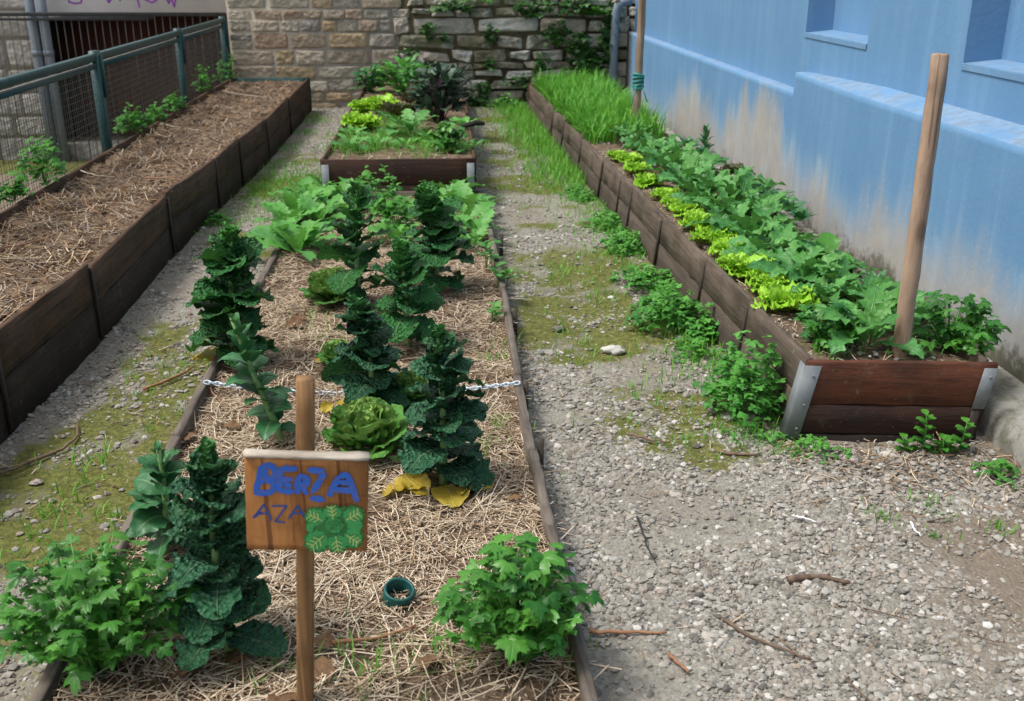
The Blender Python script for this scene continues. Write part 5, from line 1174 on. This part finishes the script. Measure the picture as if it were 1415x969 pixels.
def dleaf(uv, z, L, label, mat='dry', az=None):
    b = PZ(*uv, z); mb = MB(); leaf(mb, b, U(0, 6) if az is None else az, .35, U(-.7, .1), L, L * .75, 'broad', 11, 9, U(-.2, .4), .22, 3, .012, U(-.4, .4)); tag(mb.build('fallen_leaf', M[mat], None), label, 'leaf', 'fallen leaves in the low bed')
for uv, L, lab, mt in [((395, 452), .09, 'crumpled brown leaf right of the broad bushy kale', 'dry'), ((412, 445), .08, 'curled brown leaf beside the crumpled one', 'dry'), ((310, 918), .09, 'big brown leaf at the foot of the tall spire by the sign', 'dry'), ((285, 925), .08, 'smaller brown leaf at the foot of the tall spire', 'dry'), ((452, 945), .085, 'wide tan leaf at the foot of the sign post', 'dry'), ((400, 955), .09, 'tan leaf left of the sign post foot', 'dry'),
                       ((465, 888), .06, 'small brown leaf right of the sign post', 'dry'), ((500, 600), .06, 'brown leaf on straw left of the round cabbage', 'dry'), ((450, 500), .05, 'yellow leaf near the little yellow green cabbage', 'yellow'), ((445, 570), .06, 'yellow leaf right of the sign post top', 'yellow'), ((530, 688), .10, 'withered yellow leaf under the round cabbage', 'yellow'), ((575, 655), .09, 'withered leaf between cabbage and blue green kale', 'yellow'), ((640, 670), .10, 'bright yellow leaf spread right of the blue green kale foot', 'yellow'), ((590, 685), .12, 'olive yellow leaf under the blue green kale', 'yellow'), ((590, 905), .06, 'brown leaf scrap near the bottom of the straw', 'dry'), ((260, 600), .07, 'brown leaf near the left edging board', 'dry'), ((700, 690), .05, 'small pale leaf near the right edging', 'dry'), ((330, 590), .06, 'brown leaf before the leaning kale', 'dry')]: dleaf(uv, .10, L, lab, mt)

# ------------------------------------------------------------------ camera, light, sky
cam = bpy.data.cameras.new('camera'); co = bpy.data.objects.new('camera', cam); col.objects.link(co); scene.camera = co
import mathutils
m = mathutils.Matrix.Identity(4)
for i, a in enumerate((CR, CU, -CF)):
    for j in range(3): m[j][i] = a[j]
m.translation = C0; co.matrix_world = m
cam.sensor_width = 36; cam.lens = 36 * F / 1415; cam.clip_start = .05; cam.clip_end = 400; cam.dof.use_dof = True; cam.dof.focus_distance = 3.4; cam.dof.aperture_fstop = 5.0
w = bpy.data.worlds.new('World'); scene.world = w; w.use_nodes = True
nt = w.node_tree; bg = nt.nodes['Background']; sk = nt.nodes.new('ShaderNodeTexSky'); sk.sky_type = 'NISHITA'; sk.sun_disc = False
EL, AZ = 62, -98          # sun elevation, compass from +Y towards +X
sk.sun_elevation = R_(EL); sk.sun_rotation = R_(AZ); sk.air_density = 1.0; sk.dust_density = 4.; sk.ozone_density = 1.
hs_ = nt.nodes.new('ShaderNodeHueSaturation'); hs_.inputs['Saturation'].default_value = .10
nt.links.new(sk.outputs[0], hs_.inputs['Color']); nt.links.new(hs_.outputs[0], bg.inputs[0]); bg.inputs[1].default_value = .115
sl = bpy.data.lights.new('sun', 'SUN'); sl.energy = 1.6; sl.angle = R_(14); sl.color = (1, .965, .90)
so = bpy.data.objects.new('sun', sl); col.objects.link(so)
dv = mathutils.Vector((-sin(R_(AZ)) * cos(R_(EL)), -cos(R_(AZ)) * cos(R_(EL)), -sin(R_(EL))))
so.rotation_euler = dv.to_track_quat('-Z', 'Y').to_euler(); so.location = (0, 0, 8)
scene.view_settings.view_transform = 'Standard'; scene.view_settings.look = 'None'; scene.view_settings.exposure = .75; scene.view_settings.gamma = 1
for o in bpy.data.objects:
    if '_o' in o: del o['_o']
